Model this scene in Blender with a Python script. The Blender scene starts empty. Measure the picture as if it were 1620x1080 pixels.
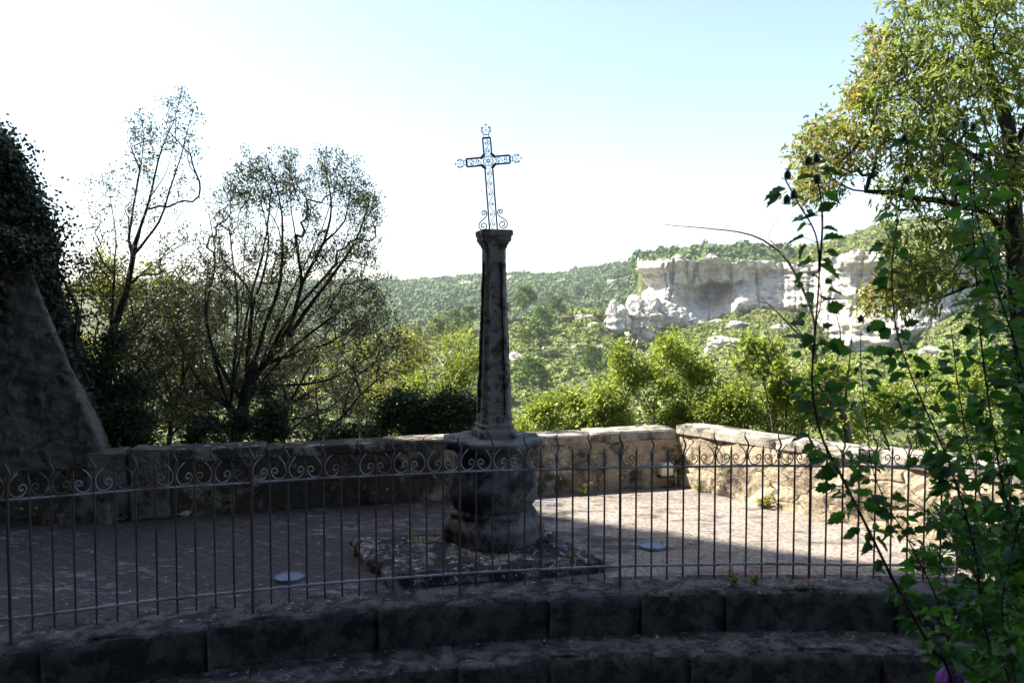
import bpy, math, random
import numpy as np
from mathutils import Vector, Matrix, noise as mnoise
rng = np.random.default_rng(7)
random.seed(7)
S = bpy.context.scene
COL = S.collection

# ---------------------------------------------------------------- camera
F = 1260.0                      # focal length in pixels of the 1620 px wide photograph
CAMH = 1.9
TP = 55.0 / F
pitch = math.atan(TP)
cd = bpy.data.cameras.new('camera'); cam = bpy.data.objects.new('camera', cd); COL.objects.link(cam)
cam.location = (0, 0, CAMH); cam.rotation_euler = (math.pi / 2 - pitch, 0, 0)
cd.sensor_width = 36; cd.lens = 36 * F / 1620; cd.clip_end = 6000; cd.clip_start = 0.05
cd.dof.use_dof = True; cd.dof.focus_distance = 6.4; cd.dof.aperture_fstop = 6.3
S.camera = cam

# ---------------------------------------------------------------- light
SUN_EL = math.radians(50)
HX, HY = 0.993, -0.118          # horizontal direction the light travels in (sun stands far left, beyond the wall)
w = bpy.data.worlds.new('World'); S.world = w; w.use_nodes = True
nt = w.node_tree; bg = nt.nodes['Background']
sky = nt.nodes.new('ShaderNodeTexSky'); sky.sky_type = 'NISHITA'; sky.sun_disc = False
sky.sun_elevation = SUN_EL
sky.sun_rotation = math.atan2(-HX, -HY)
sky.altitude = 200; sky.air_density = 1.0; sky.dust_density = 1.9; sky.ozone_density = 0.35
nt.links.new(sky.outputs[0], bg.inputs[0]); bg.inputs[1].default_value = 0.09
ld = bpy.data.lights.new('sun', 'SUN'); ld.energy = 5.0; ld.angle = math.radians(0.35); ld.color = (1.0, 0.94, 0.84)
lo = bpy.data.objects.new('sun', ld); COL.objects.link(lo)
tv = Vector((HX * math.cos(SUN_EL), HY * math.cos(SUN_EL), -math.sin(SUN_EL)))
lo.rotation_euler = tv.to_track_quat('-Z', 'Y').to_euler(); lo.location = (-30, 20, 40)
S.view_settings.view_transform = 'Standard'; S.view_settings.look = 'None'
S.view_settings.gamma = 1; S.view_settings.exposure = 1.9
S.render.engine = 'CYCLES'
S.cycles.max_bounces = 7; S.cycles.diffuse_bounces = 4; S.cycles.transmission_bounces = 4; S.cycles.volume_bounces = 0

# ---------------------------------------------------------------- picture geometry -> places in the world
def ray(px, py):
    a = (px - 810) / F; b = (540 - py) / F
    return Vector((a, math.cos(pitch) + b * math.sin(pitch), -math.sin(pitch) + b * math.cos(pitch)))
def onz(px, py, z=0.0):
    d = ray(px, py); t = (z - CAMH) / d.z
    return Vector((d.x * t, d.y * t, z))
def aty(px, py, Y):
    d = ray(px, py); t = Y / d.y
    return Vector((d.x * t, Y, CAMH + d.z * t))

# ---------------------------------------------------------------- materials
class NB:
    def __init__(s, name):
        s.m = bpy.data.materials.new(name); s.m.use_nodes = True
        s.t = s.m.node_tree; s.n = s.t.nodes; s.b = s.n['Principled BSDF']; s.out = s.n['Material Output']
        tc = s.n.new('ShaderNodeTexCoord'); s.co = tc.outputs['Object']
    def link(s, a, b): s.t.links.new(a, b)
    def set(s, sock, v):
        if isinstance(v, bpy.types.NodeSocket): s.link(v, sock)
        else: sock.default_value = v
    def mapping(s, scale=(1, 1, 1), rot=(0, 0, 0), src=None, loc=(0, 0, 0)):
        m = s.n.new('ShaderNodeMapping'); s.link(src or s.co, m.inputs[0])
        m.inputs['Scale'].default_value = scale; m.inputs['Rotation'].default_value = rot; m.inputs['Location'].default_value = loc
        return m.outputs[0]
    def noise(s, scale, detail=6, rough=0.6, src=None, dist=0.0):
        n = s.n.new('ShaderNodeTexNoise'); s.link(src or s.co, n.inputs['Vector'])
        n.inputs['Scale'].default_value = scale; n.inputs['Detail'].default_value = detail
        n.inputs['Roughness'].default_value = rough; n.inputs['Distortion'].default_value = dist
        return n.outputs[0]
    def vor(s, scale, feature='F1', out='Distance', src=None, rnd=1.0):
        n = s.n.new('ShaderNodeTexVoronoi'); n.feature = feature; s.link(src or s.co, n.inputs['Vector'])
        n.inputs['Scale'].default_value = scale; n.inputs['Randomness'].default_value = rnd
        return n.outputs[out]
    def ramp(s, f, stops):
        r = s.n.new('ShaderNodeValToRGB'); s.link(f, r.inputs[0]); e = r.color_ramp.elements
        while len(e) < len(stops): e.new(0.5)
        for i, (p, c) in enumerate(stops):
            e[i].position = p; e[i].color = (c, c, c, 1) if isinstance(c, (int, float)) else (*c, 1)
        return r.outputs[0]
    def mix(s, f, a, b, mode='MIX'):
        m = s.n.new('ShaderNodeMix'); m.data_type = 'RGBA'; m.blend_type = mode
        s.set(m.inputs[0], f)
        for i, v in ((6, a), (7, b)):
            if isinstance(v, tuple): v = (*v, 1) if len(v) == 3 else v
            s.set(m.inputs[i], v)
        return m.outputs[2]
    def math(s, op, a, b=0.0):
        m = s.n.new('ShaderNodeMath'); m.operation = op; s.set(m.inputs[0], a); s.set(m.inputs[1], b); return m.outputs[0]
    def attr(s, name='v'):
        a = s.n.new('ShaderNodeAttribute'); a.attribute_name = name; return a.outputs['Fac']
    def bump(s, h, strength=0.5, dist=0.02):
        b = s.n.new('ShaderNodeBump'); s.link(h, b.inputs['Height']); b.inputs['Strength'].default_value = strength
        b.inputs['Distance'].default_value = dist
        s.link(b.outputs[0], s.b.inputs['Normal'])
    def done(s, col, rough=0.85, spec=0.3, metal=0.0):
        if isinstance(col, tuple): col = (*col, 1)
        s.set(s.b.inputs['Base Color'], col); s.set(s.b.inputs['Roughness'], rough)
        s.b.inputs['Specular IOR Level'].default_value = spec; s.b.inputs['Metallic'].default_value = metal
        return s.m

def m_stone(name, base, base2, black, blackamt=0.5, pale=(.45, .46, .45), paleamt=0.62, sc=1.0, bump=0.6, dist=0.02, rough=0.9, rubble=0, moss=0.0, left_shade=0):
    b = NB(name)
    c = b.mix(b.ramp(b.noise(2.2 * sc, 5), [(.35, 0), (.65, 1)]), base, base2)
    c = b.mix(b.ramp(b.noise(28 * sc, 3, .7), [(.3, .35), (.7, 0)]), c, tuple(x * .35 for x in base))
    h = b.noise(14 * sc, 8, .7)
    if rubble:
        wv = b.mix(.3, b.co, b.n.new('ShaderNodeTexNoise').outputs[1])
        vsrc = b.mapping((1, 1, 1.55), src=wv)
        ed = b.vor(rubble, 'DISTANCE_TO_EDGE', 'Distance', vsrc)
        cc = b.vor(rubble, 'F1', 'Color', vsrc)
        sep = b.n.new('ShaderNodeSeparateColor'); b.link(cc, sep.inputs[0])
        c = b.mix(b.math('MULTIPLY', sep.outputs[0], .55), c, base2, 'MIX')
        c = b.mix(b.math('MULTIPLY', sep.outputs[1], .4), c, tuple(x * .5 for x in base))
        edge = b.ramp(b.math('ADD', ed, b.math('MULTIPLY', b.noise(9, 5, .7), .12)), [(.05, 0), (.13, 1)])
        c = b.mix(b.math('MULTIPLY', b.math('SUBTRACT', 1.0, edge), .38), c, tuple(x * .5 for x in base))
        h = b.math('ADD', b.math('MULTIPLY', edge, .38), b.math('MULTIPLY', h, 1.0))
    n1 = b.noise(3.1 * sc, 8, .68, dist=.3)
    if left_shade:  # black lichen thickens towards the left, with shade painted into it
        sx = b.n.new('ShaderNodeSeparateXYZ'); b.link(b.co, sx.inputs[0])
        n1 = b.math('SUBTRACT', n1, b.math('MULTIPLY', b.ramp(b.math('ADD', b.math('MULTIPLY', sx.outputs[0], -.16), b.math('MULTIPLY', b.noise(1.3, 5, .6), .8)), [(.28, 0), (.62, 1)]), left_shade))
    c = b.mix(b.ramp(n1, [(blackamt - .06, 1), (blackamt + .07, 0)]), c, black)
    if moss:
        c = b.mix(b.ramp(b.noise(4.4 * sc, 7, .7), [(1 - moss, 0), (1 - moss + .08, .8)]), c, (.05, .06, .025))
    n2 = b.noise(7.5 * sc, 9, .72, src=b.mapping((1, 1, 1), loc=(4, 2, 7)))
    c = b.mix(b.ramp(n2, [(paleamt, 0), (paleamt + .04, .9)]), c, pale)
    b.bump(h, bump, dist)
    return b.done(c, rough, .25)

def m_leaf(name, cols, trans=0.35, rough=0.45, spec=0.4):
    b = NB(name)
    st = [(i / max(1, len(cols) - 1), c) for i, c in enumerate(cols)]
    c = b.ramp(b.attr('v'), st)
    c = b.mix(.25, c, b.mix(b.noise(1.3, 3), tuple(x * .55 for x in cols[0]), tuple(min(1, x * 1.5) for x in cols[-1])))
    b.done(c, rough, spec)
    tr = b.n.new('ShaderNodeBsdfTranslucent'); hs = b.mix(1.0, c, (1.25, 1.25, .55), 'MULTIPLY'); b.link(hs, tr.inputs[0])
    mx = b.n.new('ShaderNodeMixShader'); mx.inputs[0].default_value = trans
    b.link(b.b.outputs[0], mx.inputs[1]); b.link(tr.outputs[0], mx.inputs[2]); b.link(mx.outputs[0], b.out.inputs[0])
    return b.m

def m_bark(name, c1, c2, sc=20):
    b = NB(name)
    n = b.noise(sc, 6, .7, src=b.mapping((1, 1, .3)))
    b.bump(n, .7, .01)
    return b.done(b.mix(b.ramp(n, [(.35, 0), (.65, 1)]), c1, c2), .9, .2)

def m_iron(name, c1, c2, rust):
    b = NB(name)
    c = b.mix(b.noise(30, 4), c1, c2)
    c = b.mix(b.ramp(b.noise(5, 6, .7, src=b.mapping((1, 1, .5))), [(.48, 0), (.6, .85)]), c, rust)
    b.bump(b.noise(90, 3), .3, .002)
    return b.done(c, .52, .5, .35)

# ---- floor: old limestone slabs laid diagonally, black with lichen and soil, painted shade at left, pale where worn
def m_floor():
    b = NB('paving_stone')
    src = b.mapping((1, 1, 1), (0, 0, math.radians(38)))
    wob = b.n.new('ShaderNodeTexNoise'); wob.inputs['Scale'].default_value = 1.3
    b.link(b.co, wob.inputs['Vector'])
    src2 = b.mix(.03, src, wob.outputs[1])
    br = b.n.new('ShaderNodeTexBrick'); b.link(src2, br.inputs['Vector'])
    br.offset = .5; br.inputs['Scale'].default_value = 1; br.inputs['Brick Width'].default_value = .62
    br.inputs['Row Height'].default_value = .46; br.inputs['Mortar Size'].default_value = .007; br.inputs['Mortar Smooth'].default_value = .3
    br.inputs['Color1'].default_value = (.275, .232, .19, 1); br.inputs['Color2'].default_value = (.21, .175, .145, 1)
    br.inputs['Mortar'].default_value = (.29, .265, .235, 1)
    c = br.outputs[0]
    c = b.mix(b.ramp(b.noise(1.2, 6, .65), [(.38, 0), (.62, .7)]), c, (.33, .285, .24))
    # soil and dark lichen, stretched blotches; left side darkened further to paint in shade
    n1 = b.noise(2.6, 10, .74, src=b.mapping((1, 1.9, 1)))
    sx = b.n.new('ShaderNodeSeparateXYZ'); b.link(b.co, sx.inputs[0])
    shade_crust = b.ramp(b.math('ADD', b.math('MULTIPLY', sx.outputs[0], -.16), b.math('MULTIPLY', b.noise(.9, 5, .6), .8)), [(.28, 0), (.52, 1)])
    n1 = b.math('ADD', n1, b.math('MULTIPLY', shade_crust, .30))
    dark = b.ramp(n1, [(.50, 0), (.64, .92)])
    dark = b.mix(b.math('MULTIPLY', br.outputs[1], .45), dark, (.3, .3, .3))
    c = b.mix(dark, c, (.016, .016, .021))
    n3 = b.noise(24, 6, .75)
    c = b.mix(b.ramp(n3, [(.44, .7), (.54, 0)]), c, (.085, .068, .062))
    n2 = b.noise(5.5, 9, .75, src=b.mapping((1, 2.4, 1), loc=(3, 1, 0)))
    n2 = b.math('ADD', n2, b.math('MULTIPLY', b.math('SUBTRACT', b.noise(.85, 4, .6, src=b.mapping((1, 1.5, 1), loc=(7, 7, 0))), .55), .45))
    c = b.mix(b.ramp(n2, [(.545, 0), (.60, .7)]), c, (.20, .21, .25))
    h = b.math('ADD', b.math('MULTIPLY', br.outputs[1], -.6), b.noise(16, 8, .7))
    b.bump(h, .6, .015)
    return b.done(c, .85, .3)
M = {}
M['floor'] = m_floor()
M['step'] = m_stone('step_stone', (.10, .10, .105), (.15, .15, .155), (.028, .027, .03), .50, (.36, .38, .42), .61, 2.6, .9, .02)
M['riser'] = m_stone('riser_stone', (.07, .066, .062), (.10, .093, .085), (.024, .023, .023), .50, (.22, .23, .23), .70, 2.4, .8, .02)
M['slab'] = m_stone('slab_stone', (.30, .28, .28), (.40, .38, .38), (.045, .038, .038), .56, (.58, .60, .64), .57, 2.2, 1.0, .04)
M['column'] = m_stone('column_stone', (.19, .178, .168), (.25, .237, .225), (.05, .048, .047), .46, (.40, .40, .40), .62, 4.5, .8, .015)
M['pedestal'] = m_stone('pedestal_stone', (.15, .145, .142), (.20, .194, .19), (.028, .028, .029), .50, (.42, .43, .45), .66, 1.3, .8, .02)
M['wall'] = m_stone('rubble_wall_stone', (.42, .33, .215), (.52, .44, .33), (.07, .055, .04), .44, (.66, .60, .50), .62, 1.0, 1.0, .04, rubble=4.6, left_shade=.16)
M['coping'] = m_stone('coping_stone', (.32, .28, .23), (.42, .38, .32), (.05, .045, .04), .46, (.62, .60, .58), .62, 1.6, .8, .02, left_shade=.12)
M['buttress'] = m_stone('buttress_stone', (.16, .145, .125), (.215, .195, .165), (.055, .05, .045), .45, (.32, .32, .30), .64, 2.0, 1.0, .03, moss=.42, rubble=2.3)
M['house'] = m_stone('house_stone', (.085, .08, .075), (.12, .115, .11), (.035, .033, .032), .45, (.25, .25, .24), .66, .5, .6, .03, rubble=2.4)
M['iron'] = m_iron('weathered_iron', (.05, .054, .065), (.09, .094, .105), (.085, .04, .024))
M['iron_rail'] = m_iron('worn_iron_rail', (.22, .235, .27), (.32, .33, .36), (.13, .08, .06))
M['cross'] = m_iron('painted_iron', (.025, .032, .06), (.045, .055, .09), (.04, .032, .04))
M['bark'] = m_bark('dark_bark', (.018, .016, .015), (.045, .038, .034))
M['bark2'] = m_bark('grey_bark', (.10, .085, .07), (.22, .19, .16))
M['dead'] = m_bark('dead_wood', (.20, .17, .15), (.36, .31, .27))
M['l_olive'] = m_leaf('sparse_leaves', [(.028, .042, .025), (.055, .072, .032), (.12, .12, .05)], .22)
M['l_small'] = m_leaf('small_grey_leaves', [(.03, .042, .025), (.065, .08, .035), (.12, .12, .06)], .25)
M['l_bright'] = m_leaf('bright_leaves', [(.06, .11, .02), (.15, .24, .04), (.27, .34, .065), (.35, .38, .10)], .48)
M['l_yellow'] = m_leaf('yellow_green_leaves', [(.12, .16, .03), (.22, .25, .055), (.30, .26, .07)], .42)
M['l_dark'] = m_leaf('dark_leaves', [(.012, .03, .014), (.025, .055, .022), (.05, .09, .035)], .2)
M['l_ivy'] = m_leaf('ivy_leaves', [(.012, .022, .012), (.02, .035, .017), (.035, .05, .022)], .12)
M['l_almond'] = m_leaf('long_drooping_leaves', [(.06, .11, .025), (.13, .20, .045), (.22, .28, .08), (.30, .31, .12)], .5)
M['l_rust'] = m_leaf('turning_leaves', [(.12, .16, .04), (.22, .24, .07), (.33, .28, .10), (.32, .20, .09)], .42)
M['l_hib'] = m_leaf('toothed_leaves', [(.018, .06, .025), (.04, .13, .03), (.09, .23, .045)], .5, .42)
M['bud'] = m_leaf('green_buds', [(.045, .085, .035), (.08, .12, .05)], .1)
M['petal'] = m_leaf('purple_petals', [(.22, .05, .40), (.34, .10, .52)], .4)
M['pink'] = m_leaf('pink_petals', [(.46, .15, .36), (.62, .30, .50)], .35)
M['l_scrub'] = m_leaf('scrub_leaves', [(.06, .095, .022), (.12, .165, .036), (.19, .23, .055), (.25, .26, .10)], .12, .7, .15)
M['l_pine'] = m_leaf('pine_needles', [(.055, .105, .025), (.11, .175, .036), (.17, .23, .05)], .15, .7, .15)
M['l_forest'] = m_leaf('oak_leaves', [(.034, .066, .034), (.058, .10, .045), (.11, .16, .052), (.16, .21, .06)], .1, .75, .12)

def m_ground():
    b = NB('hillside_soil')
    c = b.mix(b.ramp(b.noise(.25, 8, .7), [(.4, 0), (.6, 1)]), (.05, .065, .025), (.105, .105, .048))
    c = b.mix(b.ramp(b.noise(.6, 8, .7, src=b.mapping((1, 1, 1), loc=(9, 3, 1))), [(.60, 0), (.66, .8)]), c, (.26, .235, .19))
    b.bump(b.noise(1.4, 8, .7), .6, .4)
    return b.done(c, .95, .1)
M['ground'] = m_ground()
def m_cliff():
    b = NB('limestone_rock')
    c = b.mix(b.ramp(b.noise(.12, 7, .65), [(.38, 0), (.6, 1)]), (.60, .575, .52), (.72, .68, .60))
    streak = b.noise(.55, 7, .7, src=b.mapping((1, 1, .16)))
    c = b.mix(b.ramp(streak, [(.44, .6), (.54, 0)]), c, (.28, .275, .27))
    c = b.mix(b.ramp(b.noise(.16, 6, .7, src=b.mapping((1, 1, .5), loc=(5, 5, 9))), [(.52, 0), (.66, .7)]), c, (.56, .41, .25))
    c = b.mix(b.ramp(b.noise(.7, 8, .75, src=b.mapping((.5, .5, 2.2))), [(.36, .7), (.44, 0)]), c, (.17, .165, .16))
    b.bump(b.math('ADD', b.noise(.8, 9, .75, src=b.mapping((1, 1, 2.0))), b.noise(.35, 6, .7, src=b.mapping((1, 1, .3)))), 1.0, .9)
    return b.done(c, .95, .1)
M['cliff'] = m_cliff()
def m_simple(name, c, rough=.5, spec=.4, metal=0, var=.3, sc=12):
    b = NB(name)
    cc = b.mix(b.noise(sc, 6, .7), tuple(x * (1 - var) for x in c), tuple(min(1, x * (1 + var)) for x in c))
    return b.done(cc, rough, spec, metal)
M['lid'] = m_simple('brushed_metal_lid', (.14, .17, .24), .45, .5, .3)
M['lidrim'] = m_simple('dark_metal_rim', (.05, .055, .07), .6)
M['box'] = m_simple('cream_enamel', (.62, .58, .48), .5)
M['boxd'] = m_simple('dark_bracket', (.04, .035, .03), .8)  # dark tone of the strip under the wall box
M['tile'] = m_simple('clay_roof', (.30, .17, .11), .85, .2, 0, .4, 3)
M['pebble'] = m_simple('pale_pebble', (.55, .52, .48), .9, .2)
M['glass'] = m_simple('dark_window_glass', (.02, .025, .03), .1, .6)

# ---------------------------------------------------------------- mesh helpers
def link(name, me, mat, parent=None, smooth=False):
    me.materials.append(mat)
    if smooth: me.shade_smooth()
    o = bpy.data.objects.new(name, me); COL.objects.link(o)
    if parent:
        o.parent = parent; o.matrix_parent_inverse = Matrix.Translation(-parent.location) if False else Matrix.Identity(4)
        o.matrix_parent_inverse = (Matrix.Translation(parent.location) @ parent.rotation_euler.to_matrix().to_4x4()).inverted()
    return o
class MB:
    def __init__(s): s.v = []; s.f = []; s.n = 0
    def add(s, V, Fs):
        s.v.append(np.asarray(V, float).reshape(-1, 3)); n = s.n
        s.f.extend([tuple(i + n for i in f) for f in Fs]); s.n += len(s.v[-1])
    def tube(s, pts, rad, k=6, cap=True):
        P = np.array([tuple(p) for p in pts], float); n = len(P)
        R = np.full(n, rad, float) if np.isscalar(rad) else np.asarray(rad, float)
        T = np.gradient(P, axis=0); T /= np.linalg.norm(T, axis=1)[:, None] + 1e-9
        m = np.abs(T.mean(0)); ref = np.eye(3)[np.argmin(m)]
        A = np.cross(T, ref); A /= np.linalg.norm(A, axis=1)[:, None] + 1e-9; B = np.cross(T, A)
        a = np.arange(k) * 2 * np.pi / k
        V = P[:, None] + R[:, None, None] * (np.cos(a)[None, :, None] * A[:, None] + np.sin(a)[None, :, None] * B[:, None])
        fs = [(i * k + j, i * k + (j + 1) % k, (i + 1) * k + (j + 1) % k, (i + 1) * k + j) for i in range(n - 1) for j in range(k)]
        if cap: fs += [tuple(range(k))[::-1], tuple((n - 1) * k + j for j in range(k))]
        s.add(V, fs)
    def box(s, c, size, rz=0, M3=None):
        sx, sy, sz = [x / 2 for x in size]
        V = np.array([(x, y, z) for x in (-sx, sx) for y in (-sy, sy) for z in (-sz, sz)])
        if M3 is None:
            co, si = math.cos(rz), math.sin(rz); M3 = np.array([[co, -si, 0], [si, co, 0], [0, 0, 1]])
        V = V @ np.asarray(M3).T + np.array(tuple(c))
        s.add(V, [(0, 1, 3, 2), (4, 6, 7, 5), (0, 4, 5, 1), (2, 3, 7, 6), (0, 2, 6, 4), (1, 5, 7, 3)])
    def rings(s, rings, cap=True):
        k = len(rings[0]); n = len(rings)
        fs = [(i * k + j, i * k + (j + 1) % k, (i + 1) * k + (j + 1) % k, (i + 1) * k + j) for i in range(n - 1) for j in range(k)]
        if cap: fs += [tuple(range(k))[::-1], tuple((n - 1) * k + j for j in range(k))]
        s.add(np.array(rings), fs)
    def build(s, name, mat, parent=None, smooth=False):
        me = bpy.data.meshes.new(name)
        me.from_pydata(np.concatenate(s.v).tolist(), [], s.f); me.update()
        return link(name, me, mat, parent, smooth)
def big_mesh(name, V, Fa, mat, parent=None, vals=None, smooth=False):
    """V (n,3), Fa (m,k) uniform faces, vals (m,) per face value"""
    me = bpy.data.meshes.new(name); m, k = Fa.shape
    me.vertices.add(len(V)); me.vertices.foreach_set('co', V.astype(np.float32).ravel())
    me.loops.add(m * k); me.loops.foreach_set('vertex_index', Fa.astype(np.int32).ravel())
    me.polygons.add(m); me.polygons.foreach_set('loop_start', np.arange(0, m * k, k, dtype=np.int32))
    me.polygons.foreach_set('loop_total', np.full(m, k, dtype=np.int32))
    me.update(calc_edges=True)
    if vals is not None:
        a = me.attributes.new('v', 'FLOAT', 'FACE'); a.data.foreach_set('value', vals.astype(np.float32))
    return link(name, me, mat, parent, smooth)
def tag(o, label=None, cat=None, group=None, kind=None):
    if label: o['label'] = label
    if cat: o['category'] = cat
    if group: o['group'] = group
    if kind: o['kind'] = kind
    return o
def empty(name, loc, label, cat, group=None, rz=0):
    o = bpy.data.objects.new(name, None); COL.objects.link(o); o.location = loc; o.rotation_euler = (0, 0, rz)
    o.empty_display_size = .1
    return tag(o, label, cat, group)
def copy_tree(o, loc, rz=0, sc=1.0, label=None, parent=None):
    c = o.copy(); COL.objects.link(c)
    if parent: c.parent = parent
    else: c.location = loc; c.rotation_euler = (0, 0, rz); c.scale = (sc, sc, sc) if np.isscalar(sc) else sc
    if label: c['label'] = label
    for ch in list(o.children): copy_tree(ch, None, parent=c)
    return c
def nz(p, s=1.0, o=4): return mnoise.fractal(Vector(p) * s, 1.0, 2.0, o)
def roughen(o, amp, sc, o3=4):
    me = o.data
    for v in me.vertices:
        p = v.co; n = Vector((nz(p, sc, o3), nz(p + Vector((17, 3, 5)), sc, o3), nz(p + Vector((5, 31, 9)), sc, o3)))
        v.co = p + n * amp
def subdiv_bm(o, cuts, bevel=0):
    import bmesh
    bm = bmesh.new(); bm.from_mesh(o.data)
    if bevel: bmesh.ops.bevel(bm, geom=bm.edges[:], offset=bevel, segments=2, affect='EDGES')
    if cuts: bmesh.ops.subdivide_edges(bm, edges=bm.edges[:], cuts=cuts, use_grid_fill=True)
    bm.to_mesh(o.data); bm.free()

# ---- leaves
def rot_frames(D, up_j=None):
    """leaf frames: D = direction of the leaf length; random roll"""
    D = D / (np.linalg.norm(D, axis=1)[:, None] + 1e-9)
    R = rng.normal(size=D.shape)
    if up_j is not None: R = R * up_j + np.array([0, 0, 1.0])
    Sx = np.cross(D, R); Sx /= np.linalg.norm(Sx, axis=1)[:, None] + 1e-9
    N = np.cross(Sx, D)
    return np.stack([Sx, D, N], axis=2)      # columns: width, length, normal
LEAF4 = (np.array([(0, 0, 0), (.5, .45, .10), (0, 1, -.05), (-.5, .45, .10)]), np.array([(0, 1, 2, 3)]))
LEAF6 = (np.array([(0, 0, 0), (.42, .28, .08), (.40, .65, .06), (0, 1, -.12), (-.40, .65, .06), (-.42, .28, .08), (0, .45, -.03)]),
         np.array([(0, 1, 6, 5), (1, 2, 6, 6), (2, 3, 4, 6), (4, 5, 6, 6)]))
def leafcloud(name, tmpl, P, D, L, Wd, mat, parent=None, vals=None, upj=None):
    TV, TF = tmpl; n = len(P)
    Rm = rot_frames(D, upj); sc = np.stack([Wd, L, L], axis=1)
    V = np.einsum('nij,nkj->nki', Rm, TV[None] * sc[:, None]) + P[:, None]
    k = TF.shape[1]
    Fa = (TF[None] + (np.arange(n) * len(TV))[:, None, None]).reshape(-1, k)
    if vals is None: vals = rng.random(n)
    return big_mesh(name, V.reshape(-1, 3), Fa, mat, parent, np.repeat(vals, len(TF)))

# ---- trees: hand-laid limbs, then twigs grown towards points in the crown
class Grow:
    def __init__(s, cap=60000):
        s.P = np.zeros((cap, 3)); s.D = np.zeros((cap, 3)); s.par = np.full(cap, -1); s.n = 0; s.minr = np.zeros(cap); s.tips = []
    def node(s, p, par, d, minr=0):
        i = s.n; s.P[i] = p; s.par[i] = par; s.D[i] = d; s.minr[i] = minr; s.n += 1; return i
    def limb(s, pts, start=None, seg=.12, r0=0, r1=0, wob=.02):
        pts = [np.array(tuple(p), float) for p in pts]
        if start is None: cur = s.node(pts[0], -1, pts[1] - pts[0], r0)
        else:
            d = np.linalg.norm(s.P[:s.n] - pts[0], axis=1); cur = int(np.argmin(d))
        tot = sum(np.linalg.norm(b - a) for a, b in zip(pts[:-1], pts[1:])); acc = 0
        prev = s.P[cur].copy()
        # catmull-rom through the points
        Q = [prev] + pts[1:]; ext = [2 * Q[0] - Q[1]] + Q + [2 * Q[-1] - Q[-2]]
        for i in range(1, len(ext) - 2):
            a, b, c, d4 = ext[i - 1:i + 3]; L = np.linalg.norm(c - b); m = max(1, int(L / seg))
            for j in range(1, m + 1):
                t = j / m
                p = .5 * (2 * b + (c - a) * t + (2 * a - 5 * b + 4 * c - d4) * t * t + (-a + 3 * b - 3 * c + d4) * t ** 3)
                p = p + rng.normal(size=3) * wob * seg
                acc += np.linalg.norm(p - prev); q = min(1, acc / tot)
                dd = p - prev; dd = dd / (np.linalg.norm(dd) + 1e-9)
                cur = s.node(p, cur, dd, r0 * (1 - q) + r1 * q); prev = p
        s.tips.append(cur); return cur
    def fill(s, tips, seg=.1, curl=.25, minnode=0, up=0.0):
        base = s.P[0]; tips = tips[np.argsort(np.linalg.norm(tips - base, axis=1))]
        for t in tips:
            V = t - s.P[minnode:s.n]; L = np.linalg.norm(V, axis=1) + 1e-6
            cs = (V * s.D[minnode:s.n]).sum(1) / L
            cost = L ** 1.35 * (1.5 - .75 * cs)
            k = int(np.argmin(cost)) + minnode; v = t - s.P[k]; l = np.linalg.norm(v)
            if l < seg * .5: continue
            c = s.P[k] + s.D[k] * min(l * .4, .22 * max(1, seg / .09)) + rng.normal(size=3) * min(l, .8 * max(1, seg / .09)) * curl * .3 + np.array([0, 0, up * l])
            m = max(1, int(l / seg)); cur = k; prev = s.P[k]; a = s.P[k].copy()
            for j in range(1, m + 1):
                q = j / m; p = (1 - q) ** 2 * a + 2 * q * (1 - q) * c + q * q * t
                dd = p - prev; dd = dd / (np.linalg.norm(dd) + 1e-9)
                cur = s.node(p, cur, dd); prev = p
            s.tips.append(cur)
    def finish(s, rt=.003, ex=.5, rmax=.2):
        n = s.n; cnt = np.zeros(n); ch = [[] for _ in range(n)]
        for i in range(n):
            if s.par[i] >= 0: ch[s.par[i]].append(i)
        for i in range(n - 1, -1, -1):
            if not ch[i]: cnt[i] = 1
            if s.par[i] >= 0: cnt[s.par[i]] += cnt[i]
        s.cnt = cnt; s.R = np.minimum(rmax, np.maximum(rt * cnt ** ex, s.minr[:n])); s.ch = ch
        for i in range(1, n):           # never thicker than the parent
            if s.par[i] >= 0: s.R[i] = min(s.R[i], s.R[s.par[i]])
        return s
    def mesh(s, name, mat, parent, k=5):
        mb = MB(); stack = [(-1, i) for i in range(s.n) if s.par[i] < 0]
        while stack:
            a, i = stack.pop(); pts = []; rr = []
            if a >= 0: pts.append(s.P[a]); rr.append(s.R[i])
            while True:
                pts.append(s.P[i]); rr.append(s.R[i]); c = s.ch[i]
                if not c: break
                c = sorted(c, key=lambda x: -s.cnt[x])
                for x in c[1:]: stack.append((i, x))
                i = c[0]
            if len(pts) > 1: mb.tube(pts, rr, k if max(rr) > .012 else 3, cap=False)
        return mb.build(name, mat, parent, True)
    def twigs(s, maxcnt=2): return np.where(s.cnt[:s.n] <= maxcnt)[0]
def ell(c, r, n, shell=.55):
    d = rng.normal(size=(n, 3)); d /= np.linalg.norm(d, axis=1)[:, None]
    q = (shell + (1 - shell) * rng.random(n)) ** .7 if shell > 0 else rng.random(n) ** .4
    return np.array(tuple(c)) + d * q[:, None] * np.array(r)
def pe(px, py, Y, rpx, rpy, n, ry=None, shell=.4):
    """points in an ellipsoid given by its picture centre, distance and picture radii"""
    c = aty(px, py, Y); return ell(c, (rpx * Y / F, ry if ry else min(rpx, rpy) * Y / F, rpy * Y / F), n, shell)
def leaf_on(g, n, spread, droop=0, maxcnt=2, zmin=None):
    idx = g.twigs(maxcnt); sel = rng.choice(idx, n)
    P = g.P[sel] + rng.normal(size=(n, 3)) * spread
    D = g.D[sel] * .8 + rng.normal(size=(n, 3)) * .8 + np.array([0, 0, -droop])
    return P, D
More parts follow.
